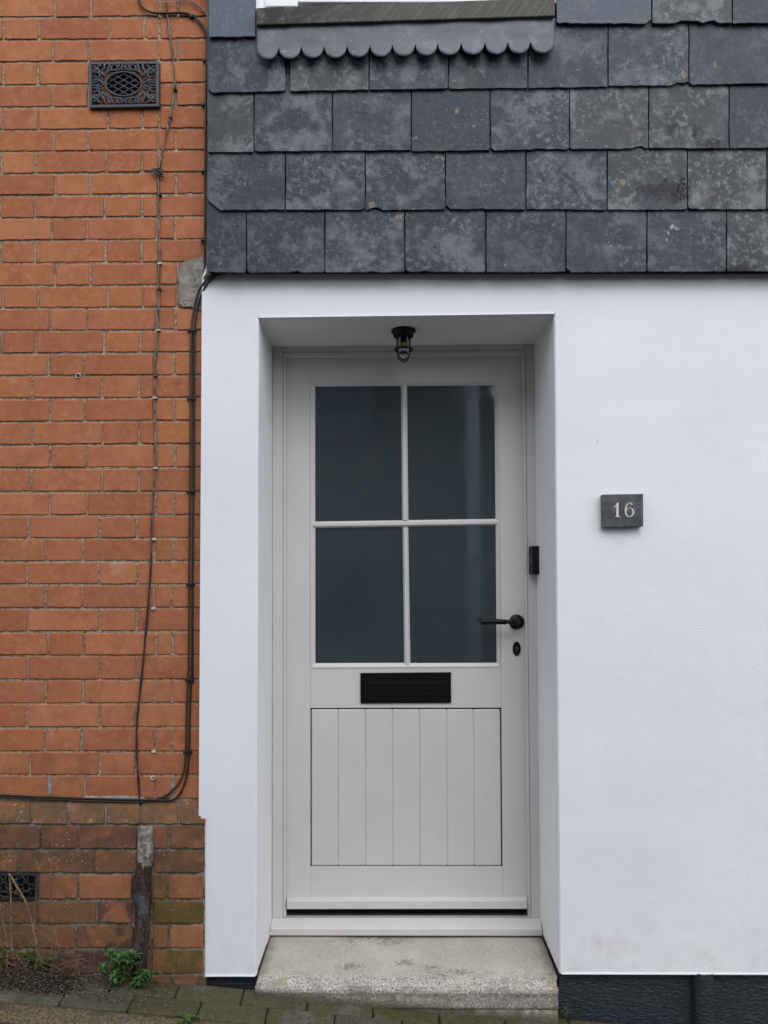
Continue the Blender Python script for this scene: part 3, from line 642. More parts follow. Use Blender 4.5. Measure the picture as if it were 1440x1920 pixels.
# ------------------------------------------------------------------ white house on the right
house=thing('rendered_house',P(720,1828,0),'white rendered house with slate hung upper wall and grey panelled front door','house')
w=MB(); XW=2.6
TL=P(485,595.4,0); TR=P(1039.3,588,0); BL=P(480.5,1830,0); BR=P(1049.4,1825.8,0)
zt=P(700,440,0).z; el_t=P(380,440,0); el_b=P(372.6,1536,0); el_c=P(384,1830,0); el_d=P(384,1536,0)
ch_=.004
def inset(p,dx,dz): return Vector((p.x+dx,p.y,p.z+dz))
zr=BR.z; BRO=Vector((XW,0,P(1440,1823.5,0).z-(XW-1.24)*0.002))
# front faces (with a small eased arris round the opening)
tl=inset(TL,-ch_,ch_); tr=inset(TR,ch_,ch_); bl_=inset(BL,-ch_,0); br_=inset(BR,ch_,0)
topL=Vector((el_t.x,0,zt)); topR=Vector((XW,0,zt)); tlu=Vector((tl.x,0,zt)); tru=Vector((tr.x,0,zt))
lm=Vector((bl_.x+(tl.x-bl_.x)*((el_d.z-bl_.z)/(tl.z-bl_.z)),0,el_d.z))
k1,k2=P(391.5,486,0),P(378.6,521,0); topL=Vector((k1.x,0,zt)); w.add([topL,k1,k2,el_b,lm,tl,tlu],[tuple(range(7))]); w.add([el_d,el_c,bl_,lm],[(0,1,2,3)])
w.add([tlu,tl,tr,tru],[(0,1,2,3)]); w.add([tru,tr,br_,BRO,topR],[(0,1,2,3,4)])
def deep(p,y): return Vector((p.x,y,p.z))
YD=DEP+.02
# reveal: back edges follow the door frame
tlb=P(510.4,650.4,DEP); trb=P(1001.7,645,DEP); blb=P(509.5,1725,DEP); brb=P(1012.7,1725,DEP)
def ext(a,b,y): t=(y-a.y)/(b.y-a.y); return a+(b-a)*t
a_=[inset(TL,0,0),inset(TR,0,0),BL,BR]
for q in a_: q.y=ch_
TLc,TRc,BLc,BRc=a_
blb2=Vector((BL.x+(blb.x-BL.x),DEP,BL.z)); brb2=Vector((brb.x,DEP,BR.z))
w.quad(tl,TLc,BLc,bl_); w.quad(tr,TRc,BRc,br_); w.quad(tl,TLc,TRc,tr)
def mid(a,b): t=(.030-a.y)/(b.y-a.y); return a+(b-a)*t
TLm,TRm,BLm,BRm=mid(TLc,tlb),mid(TRc,trb),mid(BLc,blb2),mid(BRc,brb2)
w.quad(TLc,TLm,BLm,BLc); w.quad(TRc,TRm,BRm,BRc); w.quad(TLc,TLm,TRm,TRc)
rv=MB(); rv.quad(TLm,tlb,blb2,BLm); rv.quad(TRm,trb,brb2,BRm); rv.quad(TLm,tlb,trb,TRm)
# sides, underside
w.quad(topL,deep(topL,.2),deep(k1,.2),k1); w.quad(k1,deep(k1,.2),deep(k2,.2),k2); w.quad(k2,deep(k2,.2),deep(el_b,.2),el_b); w.quad(el_b,el_d,deep(el_d,.2),deep(el_b,.2)); w.quad(el_d,el_c,deep(el_c,.2),deep(el_d,.2))
w.quad(el_c,bl_,deep(bl_,.2),deep(el_c,.2)); w.quad(br_,BRO,deep(BRO,.2),deep(br_,.2)); w.quad(BRO,topR,deep(topR,.2),deep(BRO,.2))
w.build('render_wall',RENDER,house); rv.build('door_reveal',REVEAL,house)
def strip3(a,b,h,proud):
    bd=MB(); bd.prism([Vector((a.x,-proud,a.z)),Vector((b.x,-proud,b.z)),Vector((b.x,-proud,b.z+h)),Vector((a.x,-proud,a.z+h))],.003); bd.build('drip_bead',BEAD,house)
strip3(Vector((TL.x,0,TL.z-.001)),Vector((TR.x,0,TR.z-.001)),.0042,.0022)
strip3(Vector((el_c.x+.001,0,el_c.z-.001)),Vector((bl_.x,0,bl_.z-.001)),.0042,.0025)
strip3(Vector((br_.x+.002,0,br_.z-.001)),Vector((BRO.x,0,BRO.z-.001)),.0042,.0025)
cb=MB(); cb.prism([P(380.5,521,-.004),P(386.5,511,-.03),P(388.5,300,-.03),P(391,-600,-.03),P(396,-600,-.03),P(395,514,-.006)],.02); cb.build('corner_bead',BEAD,house)
# core of the wall behind (keeps light from leaking round the door)
cr=MB(); zz=P(0,-560,0).z
cr.box((el_c.x+.01,.20,-.6),(BL.x-.03,.42,zz)); cr.box((BR.x+.03,.20,-1.0),(XW,.42,zz)); cr.box((BL.x-.028,.20,TL.z+.012),(BR.x+.028,.42,zz))
cr.box((BL.x-.03,.425,-1.0),(BR.x+.03,.6,TL.z+.1)); cr.build('wall_core',RENDER,house)
# navy plinth with a boxed ridge
pl=MB(); pl.prism([P(1048,1960,.028),P(1500,1960,.028),Vector((XW,.028,P(1440,1960,0).z)),Vector((XW,.028,P(1440,1815,0).z)),P(1048,1815,.028)],.2)
pl.prism([P(384,1900,.028),P(484,1900,.028),P(484,1818,.028),P(384,1818,.028)],.2)
pl.build('plinth',NAVY,house)
dp=MB(); x0,x1=P(1303,1870,.0).x,P(1342,1870,.0).x; cx=(x0+x1)/2; r_=(x1-x0)/2
prof=[(cx-r_*1.02,.030),(cx-r_*.98,.012)]+[(cx-r_*.95*math.cos(a),.012-r_*.75*math.sin(a)) for a in [i*math.pi/12 for i in range(1,12)]]+[(cx+r_*.98,.012),(cx+r_*1.02,.030)]
zl,zh=P(1320,1960,0).z,P(1320,1824.5,0).z
N=len(prof); dp.add([Vector((x,y,zl)) for x,y in prof]+[Vector((x,y,zh)) for x,y in prof],[(i,i+1,N+i+1,N+i) for i in range(N-1)],smooth=True)
dp.build('plinth_ridge',NAVY,house)

# slates
sb=MB()
def slate(x0,x1,yt,yb0,yb1,blue=0.,lich=.5,cl=0,cr_=0,dip=0.,xt0=None,xt1=None,Yb=-.047,Yt=-.0365,chips=()):
    xt0=x0 if xt0 is None else xt0; xt1=x1 if xt1 is None else xt1
    pts=[]; rr=random.uniform(.8,2)
    bx0,bx1=x0+(cl if cl else rr),x1-(cr_ if cr_ else rr)
    n_=14
    for i in range(n_+1):
        t=i/n_; x=bx0+(bx1-bx0)*t; y=yb0+(yb1-yb0)*t+random.uniform(-.9,.6)+dip*math.sin(t*math.pi)
        for (cx_,cw,chh) in chips:
            if abs(x-cx_)<cw: y-=chh*random.uniform(.6,1)
        pts.append((x,y))
    cy=cr_*.8 if cr_ else rr
    for i in range(7):
        t=i/6; y=(yb1-cy)+(yt-(yb1-cy))*t; pts.append((x1+(xt1-x1)*t+random.uniform(-.45,.45),y))
    cy=cl*.8 if cl else rr
    for i in range(7):
        t=i/6; y=yt+((yb0-cy)-yt)*t; pts.append((xt0+(x0-xt0)*t+random.uniform(-.45,.45),y))
    jy=random.uniform(-.0014,.0008); tw=random.uniform(-.0016,.0016); yb=max(yb0,yb1)
    def Yv(x,y): 
        t=(y-yt)/(yb-yt); return Yt+(Yb+jy-Yt)*t+tw*((x-x0)/(x1-x0)-.5)*t
    cx,cyy=(x0+x1)/2,(yt+yb)/2
    fr=[P(cx+(x-cx)*(1-1.0/(x1-x0)),cyy+(y-cyy)*(1-1.4/(yb-yt)),Yv(x,y)) for x,y in pts]; f1=[P(x,y,Yv(x,y)+.0022) for x,y in pts]; bk=[Vector((p.x,p.y+.005,p.z)) for p in f1]
    N=len(pts); c=(random.random(),blue,lich,0)
    fs=[tuple(range(N)),tuple(range(3*N-1,2*N-1,-1))]
    for a in (0,N):
        for i in range(N): j=(i+1)%N; fs.append((a+i,a+N+i,a+N+j,a+j))
    sb.add(fr+f1+bk,fs,c=c)
def srow(xs,yt,ybl,ybr,spec={},ov=26):
    for i in range(len(xs)-1):
        x0,x1=xs[i]+.9,xs[i+1]-.9
        f=lambda x: ybl+(ybr-ybl)*(x-388)/(1440-388)
        k=dict(lich=random.uniform(.15,.8)); k.update(spec.get(i,{}))
        d0=random.uniform(-1,1); d1=random.uniform(-1,1)
        slate(x0,x1,yt-ov,f(x0)+d0,f(x1)+d1,**k)
E_=[1512,1662,1812,1962]
srow([387,462,609,759,911,1061,1213,1362]+E_,393,511,508.5,{0:dict(lich=.35),1:dict(cl=5,lich=.4,chips=((560,5,3),)),2:dict(lich=.6,chips=((700,9,2),)),3:dict(cl=6,lich=.7,chips=((800,6,3),)),4:dict(cl=0,lich=.4),5:dict(cl=9,lich=.5),6:dict(cl=5,lich=.6),7:dict(lich=.9),8:dict(lich=.9)})
srow([388.5,535,685,835,986,1138.5,1289,1438]+[1588,1738,1888],282,394,393,{0:dict(cl=24,lich=.4),1:dict(cr_=5,lich=.8),2:dict(lich=.8,chips=((705,8,4),)),3:dict(cl=9,lich=.3,chips=((905,7,2),)),4:dict(lich=.8),5:dict(lich=.9),6:dict(cl=5,lich=1.0),7:dict(lich=.6)})
srow([389,476,623,771,919,1068,1216,1367]+[1517,1667,1817],167,286,277,{0:dict(lich=1.0),1:dict(cl=4,lich=.75),2:dict(lich=.5),3:dict(lich=.12),4:dict(cl=7,cr_=4,lich=.75,chips=((1010,10,2.5),)),5:dict(cl=3,lich=1.0,chips=((1195,9,5),)),6:dict(lich=.9),7:dict(lich=.3)})
srow([390,536,543,692,841,990,1140,1291.5]+[1443,1593,1743],60,174,157.5,{0:dict(cl=8,cr_=3,lich=.6),1:dict(Yb=-.038,lich=0,),2:dict(lich=1.0,blue=.1),3:dict(cr_=4,lich=.7),4:dict(lich=.5),5:dict(lich=.6),6:dict(cr_=9,lich=.75,chips=((1278,8,7),)),7:dict(cl=6,lich=.4)})
slate(391,479,-60,69.5,69,blue=.9,lich=.12,Yb=-.051)
slate(1044,1221,-70,44,44.5,blue=.8,lich=.25,cl=4,cr_=10,Yb=-.051,chips=((1060,8,2),))
slate(1223,1372,-70,44,43.5,lich=1.0,blue=.25,Yb=-.0505,chips=((1290,18,5),(1330,10,6)))
slate(1374,1520,-70,44,43,lich=.2,Yb=-.0505)
for r_ in range(1,6):
    y=44-112*r_; o_=75 if r_%2 else 0
    for q in range(0,6):
        x0=1044+150*q-(o_ if q else 0); x1=1044+150*(q+1)-o_
        if x0<1960: slate(x0+1,x1-1,y-138,y,y,lich=random.uniform(.2,.9))
    slate(391,478,y-138,y+12,y+12,lich=random.uniform(.2,.9))
slate(1522,1670,-70,43,42,lich=.5,Yb=-.0505); slate(1672,1820,-70,42,42,lich=.5,Yb=-.0505)
for q in range(3): pass
sb.build('slate_hanging',SLATE,house)
bk=MB(); bk.prism([P(389,508,-.024),P(1990,508,-.024),P(1990,-560,-.024),P(1048,-560,-.024),P(1048,20,-.024),P(478,20,-.024),P(478,-560,-.024),P(389,-560,-.024)],.02); bk.build('slate_battens',VOID,house)
# window over the door
win=MB(); YW=.03
for (x0,x1,y0,y1,yf) in ((494,558,-520,12,YW),(1000,1040,-520,-2,YW)): win.qbox((x0,y0),(x1,y0),(x1,y1),(x0,y1),yf,YW+.07)
win.qbox((558.5,-26),(999.5,-26),(999.5,4),(558.5,4),YW+.012,YW+.07)
win.qbox((558.5,-520),(999.5,-520),(999.5,-470),(558.5,-470),YW+.012,YW+.07)
win.qbox((772,-469),(786,-469),(786,-26.5),(772,-26.5),YW+.016,YW+.06)
wo=win.build('window',WHITE,house,bevel=.003)
gp=MB(); gp.qbox((559,-470),(999,-470),(999,-27),(559,-27),YW+.04,YW+.046); gp.build('pane',GLASS,wo)
wl=MB(); wl.qbox((478,-560),(494,-560),(494,20),(480,20),-.03,.25); wl.build('window_lining',BEAD,house); wl=MB(); wl.qbox((1040,-560),(1050,-560),(1050,5),(1040,5),-.03,.25); wl.build('window_lining',BEAD,house)
si=MB()
ys=-.070
fl=[P(480,46.5,ys),P(1040.5,29.5,ys),P(1040.5,-5,ys),P(480,14.5,ys)]
bkz=[Vector((p.x,.06,p.z+(0.012 if i>1 else 0))) for i,p in enumerate(fl)]
si.add(fl+bkz,[(0,1,2,3),(7,6,5,4),(0,4,5,1),(1,5,6,2),(2,6,7,3),(3,7,4,0)])
si.build('window_sill',SILL,house,bevel=.003)
# lead flashing with scalloped edge
lf=MB(); xb=[481.5,522.5,565,607.5,651,693.5,735.5,778.5,820.5,864.5,909,952,994.5,1039.5]
cols=[]
for i in range(13):
    n_=14
    for q in range(n_):
        t=q/n_; x=xb[i]+(xb[i+1]-xb[i])*t; cols.append((x,abs(2*t-1)))
cols.append((1039.5,1.0))
vs_=[]; K=14
for (x,s_) in cols:
    f=(x-481.5)/558; bot=112.5-12.5*f+1.2*noise.noise((x*.02,1,1)); cusp=bot-22.5
    yb=cusp+(bot-cusp)*math.sqrt(max(0,1-s_*s_)) if s_<1 else cusp
    yt=40-17*f
    if x>1030: yb=min(yb,bot-(x-1030)*.9)
    for k_ in range(K):
        t=k_/(K-1); y=yt+(yb-yt)*t
        ty=(y-yt)/(bot-yt); Y=-.0555-.005*ty-.010*max(0,(y-cusp+6)/25)**1.5*(1-.75*s_*s_)+.003*noise.noise((x*.018,y*.03,5))
        vs_.append(P(x,y,Y))
n_=len(cols)
lf.add(vs_,[(i*K+j,(i+1)*K+j,(i+1)*K+j+1,i*K+j+1) for i in range(n_-1) for j in range(K-1)],smooth=True)
lo=lf.build('lead_flashing',LEAD,house); sm=lo.modifiers.new('solid','SOLIDIFY'); sm.thickness=.0022; sm.offset=-1

# ------------------------------------------------------------------ door frame and door
YF=DEP; YL=DEP+.014
fr=MB()
fr.qbox((510.4,650.4),(531,650.4),(531,1721),(510,1721),YF,YF+.09)
fr.qbox((984.5,645),(1002.5,645),(1013.2,1721),(995.2,1721),YF,YF+.09)
fr.prism([P(531.2,661.5,YF),P(984.3,656.5,YF),P(984.3,643,YF),P(531.2,648,YF)],YF+.09)
# bead round the leaf
fr.qbox((531.02,661.5),(536.1,661.8),(535.9,1721),(531.02,1721),YF-.004,YF+.09)
fr.qbox((979.2,657),(984.48,657),(995.18,1721),(990.6,1721),YF-.004,YF+.09)
fr.prism([P(536.2,669.8,YF-.004),P(979.1,665.0,YF-.004),P(979.1,656.6,YF-.004),P(536.2,661.5,YF-.004)],YF+.09)
fr.build('door_frame',DOOR,house,bevel=.0028)
th=MB()
yo=DEP-.052
pr=[(yo,1754.3),(yo,1742.0)]
A=P(506,1754.3,yo);B=P(1016.6,1755,yo);A2=P(506.5,1741.7,yo);B2=P(1016,1742.2,yo)
A3=P(509.5,1721.3,DEP-.001);B3=P(1013,1721,DEP-.001)
ve=[A,B,B2,A2,B3,A3]; bkv=[Vector((A.x,DEP+.09,A.z)),Vector((B.x,DEP+.09,B.z)),Vector((B3.x,DEP+.09,B3.z)),Vector((A3.x,DEP+.09,A3.z))]
th.add(ve+bkv,[(0,1,2,3),(3,2,4,5),(5,4,8,9),(0,6,7,1),(0,3,5,9,6),(1,7,8,4,2),(6,9,8,7)])
th.build('threshold',DOOR,house,bevel=.002)
gap=MB(); gap.qbox((536.2,1700),(991,1700),(991,1721.5),(536.2,1721.5),YL+.022,YL+.05)
gap.qbox((537,1712),(990,1712),(990,1716),(537,1716),YL+.008,YL+.03)
gap.build('door_seal',RUBBER,house,bevel=.001)

door=bpy.data.objects.new('front_door',None); C.objects.link(door); door.parent=house; door.location=P(765,1705,YL)-house.location
door['label']='pale grey front door, glazed above a boarded panel'
lf_=MB(); yb_=YL+.044
def L(y): return 537.2 + (537.0-537.2)*(y-670)/1035
def Rr(y): return 978.0+(989.8-978.0)*(y-665)/1040
gl=581.8
def GR(y): return 935.0+(942.5-935.0)*(y-714)/910
lf_.qbox((L(671.5),671.5),(gl,671.2),(gl,1704),(L(1704),1704),YL,yb_)
lf_.qbox((GR(671),667),(Rr(666.5),666.5),(Rr(1704),1704),(GR(1704),1704),YL,yb_)
lf_.qbox((gl+.15,671.3),(GR(671)-.15,667),(GR(716)-.15,712.8),(gl+.15,716.5),YL+.0003,yb_)
lf_.qbox((gl+.15,1252.8),(GR(1252)-.15,1250.8),(GR(1327)-.15,1327.0),(gl+.15,1327.6),YL+.0003,yb_)
lf_.qbox((gl+.15,1625.0),(GR(1625)-.15,1625.3),(GR(1704)-.15,1704),(gl+.15,1704),YL+.0003,yb_)
lf_.build('door_leaf',DOOR,door,bevel=.0012)
# tongue and groove panel
pn=MB(); n_=7
for i in range(n_):
    def bx(t,y): return 583.0+(GR(y)-1.4-583.0)*t
    t0,t1=i/n_,(i+1)/n_; e0=.0 ; g_=.02 if i else 1.0; h_=.02 if i<n_-1 else 1.0
    pn.qbox((bx(t0,1329)+g_,1330.0),(bx(t1,1329)-h_,1329.8),(bx(t1,1623)-h_,1623.4),(bx(t0,1623)+g_,1623.4),YL+.0022,YL+.03)
pn.build('boarded_panel',DOOR,door,bevel=.0036,seg=1)
pk=MB(); pk.qbox((580.5,1326),(944,1326),(944,1627),(580.5,1627),YL+.013,YL+.02); pk.build('panel_backing',VOID,door)
# glazing beads
gb=MB()
o_=[(582,716),(935.2,713),(938.8,1251),(582,1253)]; i_=[(591.2,725),(927.2,722.5),(931,1242.5),(591.2,1243.5)]
O=[P(x,y,YL-.002) for x,y in o_]; I=[P(x,y,YL+.0085) for x,y in i_]; I2=[Vector((p.x,YL+.03,p.z)) for p in I]; O2=[Vector((p.x,YL+.03,p.z)) for p in O]
m1=[P(x+(a-x)*.25,y+(b-y)*.25,YL-.002) for (x,y),(a,b) in zip(o_,i_)]
V_=O2+O+m1+I+I2
fs=[]
for a in range(4):
    for q in range(4):
        j=(q+1)%4; fs.append((a*4+q,a*4+j,a*4+4+j,a*4+4+q))
gb.add(V_,fs)
def bar(pa,pb,w0,w1,horiz):
    (xa,ya),(xb,yb2)=pa,pb; 
    def sec(x,y,w_):
        d=(0,1) if horiz else (1,0); h=w_/2
        return [P(x-d[0]*h,y-d[1]*h,YL+.009),P(x-d[0]*h*.45,y-d[1]*h*.45,YL-.0005),P(x+d[0]*h*.45,y+d[1]*h*.45,YL-.0005),P(x+d[0]*h,y+d[1]*h,YL+.009),
                Vector(P(x+d[0]*h,y+d[1]*h,YL+.009)+Vector((0,.02,0))),Vector(P(x-d[0]*h,y-d[1]*h,YL+.009)+Vector((0,.02,0)))]
    a=sec(xa,ya,w0); b=sec(xb,yb2,w1)
    gb.add(a+b,[tuple(range(6)),tuple(range(11,5,-1))]+[(q,6+q,6+(q+1)%6,(q+1)%6) for q in range(6)])
bar((757.2,719),(759.8,975.5),12,12,False); bar((760.2,988.5),(763.8,1248),11,12,False)
bar((584,984),(936,979),12.5,12.5,True)
gb.build('glazing_bar',DOOR,door,bevel=.0008,seg=1)
for (x0,x1,y0,y1,xa,xb) in ((588,760,722,984,588,760),(757,931,719,982,757,931),(588,764,980,1247,588,767),(758,934,977,1246,758,935)):
    p=MB(); p.quad(P(x0,y1,YL+.0125),P(xb,y1,YL+.0125),P(x1,y0,YL+.0125),P(xa,y0,YL+.0125)); po=p.build('pane',GLASS,door)
    s_=po.modifiers.new('solid','SOLIDIFY'); s_.thickness=.004; s_.offset=1
# weather bar
wbm=MB(); y2=YL-.030
A=P(537.6,1705,y2);B=P(989,1704.5,y2);A1=P(537.6,1689.5,y2);B1=P(989,1689,y2);A2=P(538.5,1681.5,YL);B2=P(988.3,1681,YL);A0=Vector((A.x,YL+.002,A.z));B0=Vector((B.x,YL+.002,B.z))
wbm.add([A,B,B1,A1,B2,A2,B0,A0],[(0,1,2,3),(3,2,4,5),(5,4,6,7),(7,6,1,0),(0,3,5,7),(1,6,4,2)]); wbm.build('weather_bar',DOOR,door,bevel=.0022)
# letter plate
lp=MB(); yl=YL-.006
lp.qbox((675.8,1262),(845.8,1260.5),(846,1318),(676,1319),yl,YL+.001); lpo=lp.build('letter_plate',BLACK,door,bevel=.0015)
fl_=MB()
fl_.qbox((693.5,1280.5),(828.5,1279.5),(828.5,1299.6),(693.5,1300.4),yl-.003,yl+.001)
fl_.build('letter_flap',BLACK,lpo,bevel=.0012)
fm_=MB()
for q in (((690,1277.5),(832,1276.5),(832,1279),(690,1280)),((690,1301),(832,1300),(832,1302.6),(690,1303.6)),((690,1280.2),(693,1280.2),(693,1300.8),(690,1300.8)),((829,1279.3),(832,1279.2),(832,1299.8),(829,1299.9))): fm_.qbox(*q,yl-.0022,yl+.001)
fm_.build('flap_surround',BLACK,lpo,bevel=.0006)
# lever handle
hd=MB(); c0=P(968.5,1166,YL-.004); rr=P(982.5,1166,YL-.004).x-c0.x
hd.lathe((c0.x,YL,c0.z),(0,-1,0),[(rr*.98,0),(rr,.003),(rr,.006),(rr*.94,.0085),(rr*.60,.0095),(rr*.52,.013),(rr*.46,.022),(rr*.40,.028)],40)
hp=[(P(968.5,1166,YL-.004)+Vector((0,-.024,0))),P(966,1166,YL-.047),P(960,1166,YL-.056),P(953,1166,YL-.057),P(948,1166,YL-.057),P(944,1166,YL-.057),P(930,1165.5,YL-.056),P(915,1165.5,YL-.055),P(906,1165.7,YL-.054),P(901.6,1165.9,YL-.054)]
hp=smooth_path(hp,4); px=(P(969.5,1166,YL-.05)-P(968.5,1166,YL-.05)).length
def rad(i):
    x=hp[i]; t=i/(len(hp)-1)
    pr_=[(0,5.4),(.26,5.4),(.33,3.5),(.40,3.7),(.46,5.0),(.52,5.0),(.55,4.7),(.75,5.4),(.93,6.1),(.97,5.6),(1,3.6)]
    for (a_,b_2),(c_,d_2) in zip(pr_,pr_[1:]):
        if t<=c_: return px*(b_2+(d_2-b_2)*(t-a_)/(c_-a_))*1.04
    return px*3.6
hd.tube(hp,[rad(i) for i in range(len(hp))],14)
hd.build('lever_handle',BLACK,door)
ky=MB(); c0=P(968.7,1216.3,YL); ky.lathe(c0,(0,-1,0),[(1.0,0),(1.0,.003),(.93,.005),(.80,.0058),(.74,.0045),(.5,.0045)],36,sx=7.4*px*1.03,sy=13.2*px*1.03,xdir=(1,0,0))
ko=ky.build('keyhole_cover',BLACK,door)
kc=MB(); kc.lathe(c0+Vector((0,-.0046,px*1.5)),(0,-1,0),[(px*3.6,0),(px*3.4,.004),(px*2.6,.005)],20); kc.qbox((967,1217),(970.5,1217),(970.5,1225),(967,1225),YL-.008,YL-.004); kc.build('key_cylinder',IRONBLK,ko,bevel=.0006)

# ------------------------------------------------------------------ doorstep
step=thing('doorstep',(P(760,1893,-.03).x,0.1,gz(0)),'worn speckled granite doorstep under the grey front door','step')
sm_=MB()
xl0,xr0=P(478.5,1862,-.035).x,P(1046.5,1890,-.035).x
zTop=TREADZ; zNose=P(760,1822,-.02).z
zfb=P(900,1893,-.04).z; zmid=P(760,1864,-.042).z
prof=[(DEP+.03,zTop,0),(.28,zTop,0),(.22,zTop-.0005,0),(.16,zTop-.001,0),(.10,zTop-.0025,.05),(.05,zTop-.005,.25),(.02,zTop-.008,.7),(0,zTop-.012,.95),(-.018,zTop-.018,1),(-.030,zTop-.027,1),(-.037,zmid+.022,1),(-.041,zmid+.012,1),(-.042,zmid+.004,1),(-.0415,zmid,.9),(-.0405,zmid-.004,.8),(-.0400,zmid-.012,.8),(-.0400,(zmid+zfb)/2,.8),(-.0398,zfb+.010,.8),(-.0395,zfb+.002,.8),(-.036,zfb,.8),(-.02,zfb-.0005,.8)]
nx=150
def xlim(y,t):
    if y>0.0:
        f=min(1,y/DEP); xa=BL.x+(blb.x-BL.x)*f+.002; xb_=BR.x+(brb.x-BR.x)*f-.002
        if y<.02: xa=max(xa,xl0); 
    else: xa,xb_=xl0,xr0
    if -0.001<y<.03: xb_=min(xb_,xr0+.0005) if y<.02 else xb_
    return xa+(xb_-xa)*t
vs_=[]
for i in range(nx+1):
    t=i/nx
    for (y,z,g_) in prof:
        x=xlim(y,t); k_=g_
        n1=noise.noise((x*14,y*14,z*14)); n2=noise.noise((x*70,y*70,z*70))
        wear=-.004*math.exp(-((t-.5)/.22)**2) if g_<.5 else -.002*math.exp(-((t-.5)/.25)**2)
        vs_.append(Vector((x,y-(n1*.004+n2*.0022)*k_,z+wear+(n1*.002+n2*.0018)*max(k_,.12))))
K=len(prof)
n0=len(vs_); vs_+=[Vector((vs_[0].x,DEP+.03,zfb)),Vector((vs_[nx*K].x,DEP+.03,zfb))]
fs=[];cs=[]
for i in range(nx):
    for j in range(K-1):
        fs.append((i*K+j,i*K+j+1,(i+1)*K+j+1,(i+1)*K+j)); cs.append((.5,(prof[j][2]+prof[j+1][2])/2,.0 if j<12 else .45,0))
fs+= [tuple(list(range(K))+[n0]),tuple([nx*K+j for j in range(K)]+[n0+1])]; cs+=[(.5,.8,0,0)]*2
sm_.add(vs_,fs,c=cs,smooth=True)
sm_.build('tread',GRANITE,step)
bs=MB(); vs_=[]
for i in range(61):
    x=xl0+.003+(xr0-xl0-.004)*i/60
    for j in range(5):
        z=zfb-.0015-.08*j/4; vs_.append(Vector((x,-.0385-.002*noise.noise((x*18,z*18,0))+(.002 if j==0 else 0),z)))
    vs_.append(Vector((x,.2,zfb-.0815))); vs_.append(Vector((x,.2,zfb-.0015)))
K=7
bs.add(vs_,[(i*K+j,i*K+(j+1)%K,(i+1)*K+(j+1)%K,(i+1)*K+j) for i in range(60) for j in range(K)]+[tuple(range(K)),tuple(60*K+j for j in range(K))],c=(.5,.45,.9,0)); bs.build('base_slab',GRANITE,step)

# ------------------------------------------------------------------ lamp in the reveal
soff=lambda u,v: None
dl=ROT @ Vector(((757-720)/FPX+SHX,(960-620.5)/FPX+SHY,-1.0)); zs_=(TL.z+TR.z)/2
t_=0.44; ys_=.145
cz=TLc.z+(tlb.z-TLc.z)*(ys_/DEP); cz2=TRc.z+(trb.z-TRc.z)*(ys_/DEP)
pxl=(P(758,640,ys_)-P(757,640,ys_)).length
lx=P(756.5,630,ys_).x; fx=(lx-TL.x)/(TR.x-TL.x); lz=cz+(cz2-cz)*fx
lamp=thing('ceiling_lamp',(lx,ys_,lz),'small black caged bulkhead lamp fixed under the door reveal','lamp')
lm_=MB(); lm_.lathe((lx,ys_,lz+.0015),(0,0,-1),[(21*pxl,0),(23*pxl,.002),(23*pxl,.008),(21.5*pxl,.011),(19*pxl,.0125),(19*pxl,.024),(18*pxl,.027),(13*pxl,.028)],40); lm_.build('mounting_base',BLACKPL,lamp)
zb=lz-.027; Hh=P(757,633,ys_).z-P(757,678,ys_).z
cg=MB(); rr=11.8*pxl
for a in (R(-5),R(9)):
    pth=[]
    for i in range(33):
        t=i/32
        if t<.25: q=(-1,-t/.25*.55)
        elif t>.75: q=(1,-(1-t)/.25*.55)
        else:
            an=math.pi*(t-.25)/.5; q=(-math.cos(an),-.55-.45*math.sin(an))
        pth.append(Vector((lx+q[0]*rr*math.cos(a),ys_+q[0]*rr*math.sin(a),zb+q[1]*Hh)))
    cg.tube(pth,1.35*pxl,8)
ring=[Vector((lx+15.8*pxl*math.cos(i*2*math.pi/40),ys_+15.8*pxl*math.sin(i*2*math.pi/40),zb-.50*Hh)) for i in range(41)]
cg.tube(ring,2.0*pxl,8,caps=False); cg.build('wire_cage',BLACKPL,lamp)
gj=MB(); gj.lathe((lx,ys_,zb),(0,0,-1),[(9.8*pxl,0),(10*pxl,Hh*.45),(9.2*pxl,Hh*.68),(6.3*pxl,Hh*.86),(2.5*pxl,Hh*.93)],32); gj.build('glass_jar',CLEAR,lamp)
bh=MB(); bh.lathe((lx,ys_,zb),(0,0,-1),[(4.6*pxl,.0),(4.6*pxl,Hh*.22)],20,m=0); bh.lathe((lx,ys_,zb-Hh*.225),(0,0,-1),[(4.4*pxl,0),(4.8*pxl,Hh*.03),(4.2*pxl,Hh*.06),(4.8*pxl,Hh*.10),(4.2*pxl,Hh*.17)],20,m=1); bh.build('bulb_holder',[BLACKPL,BRASS],lamp)

# ------------------------------------------------------------------ house number
pq=thing('house_number',P(1168,989,0),'dark slate plaque numbered 16 on the white wall','sign')
a=MB(); a.qbox((1130.2,927),(1206,926),(1206.3,987),(1131.2,988.5),-.026,-.002); a.build('plaque',PLAQUE,pq,bevel=.0015)
d=MB(); q6=lambda x,y: P(1090+x/7.2,800+y/7.2,-.0272)
one=[(458,1217),(458,1209),(474,1203),(474,1068),(452,1090),(440,1090),(440,1083),(466,1062),(484,1024),(503,1022),(503,1203),(525,1209),(525,1217)]
d.prism([q6(*p) for p in one],-.025)
pa=[(684,1050),(678,1037),(660,1030),(636,1036),(615,1060),(602,1095),(598,1135),(601,1170),(615,1200),(640,1213),(664,1212),(688,1197),(702,1168),(702,1140),(690,1112),(665,1098),(638,1101),(616,1118),(604,1142)]
wd=[24,13,7,9,14,18,20,20,16,9,8,14,19,19,15,7,6,8,6]
pa=smooth_path([Vector((x,y,0)) for x,y in pa],4); 
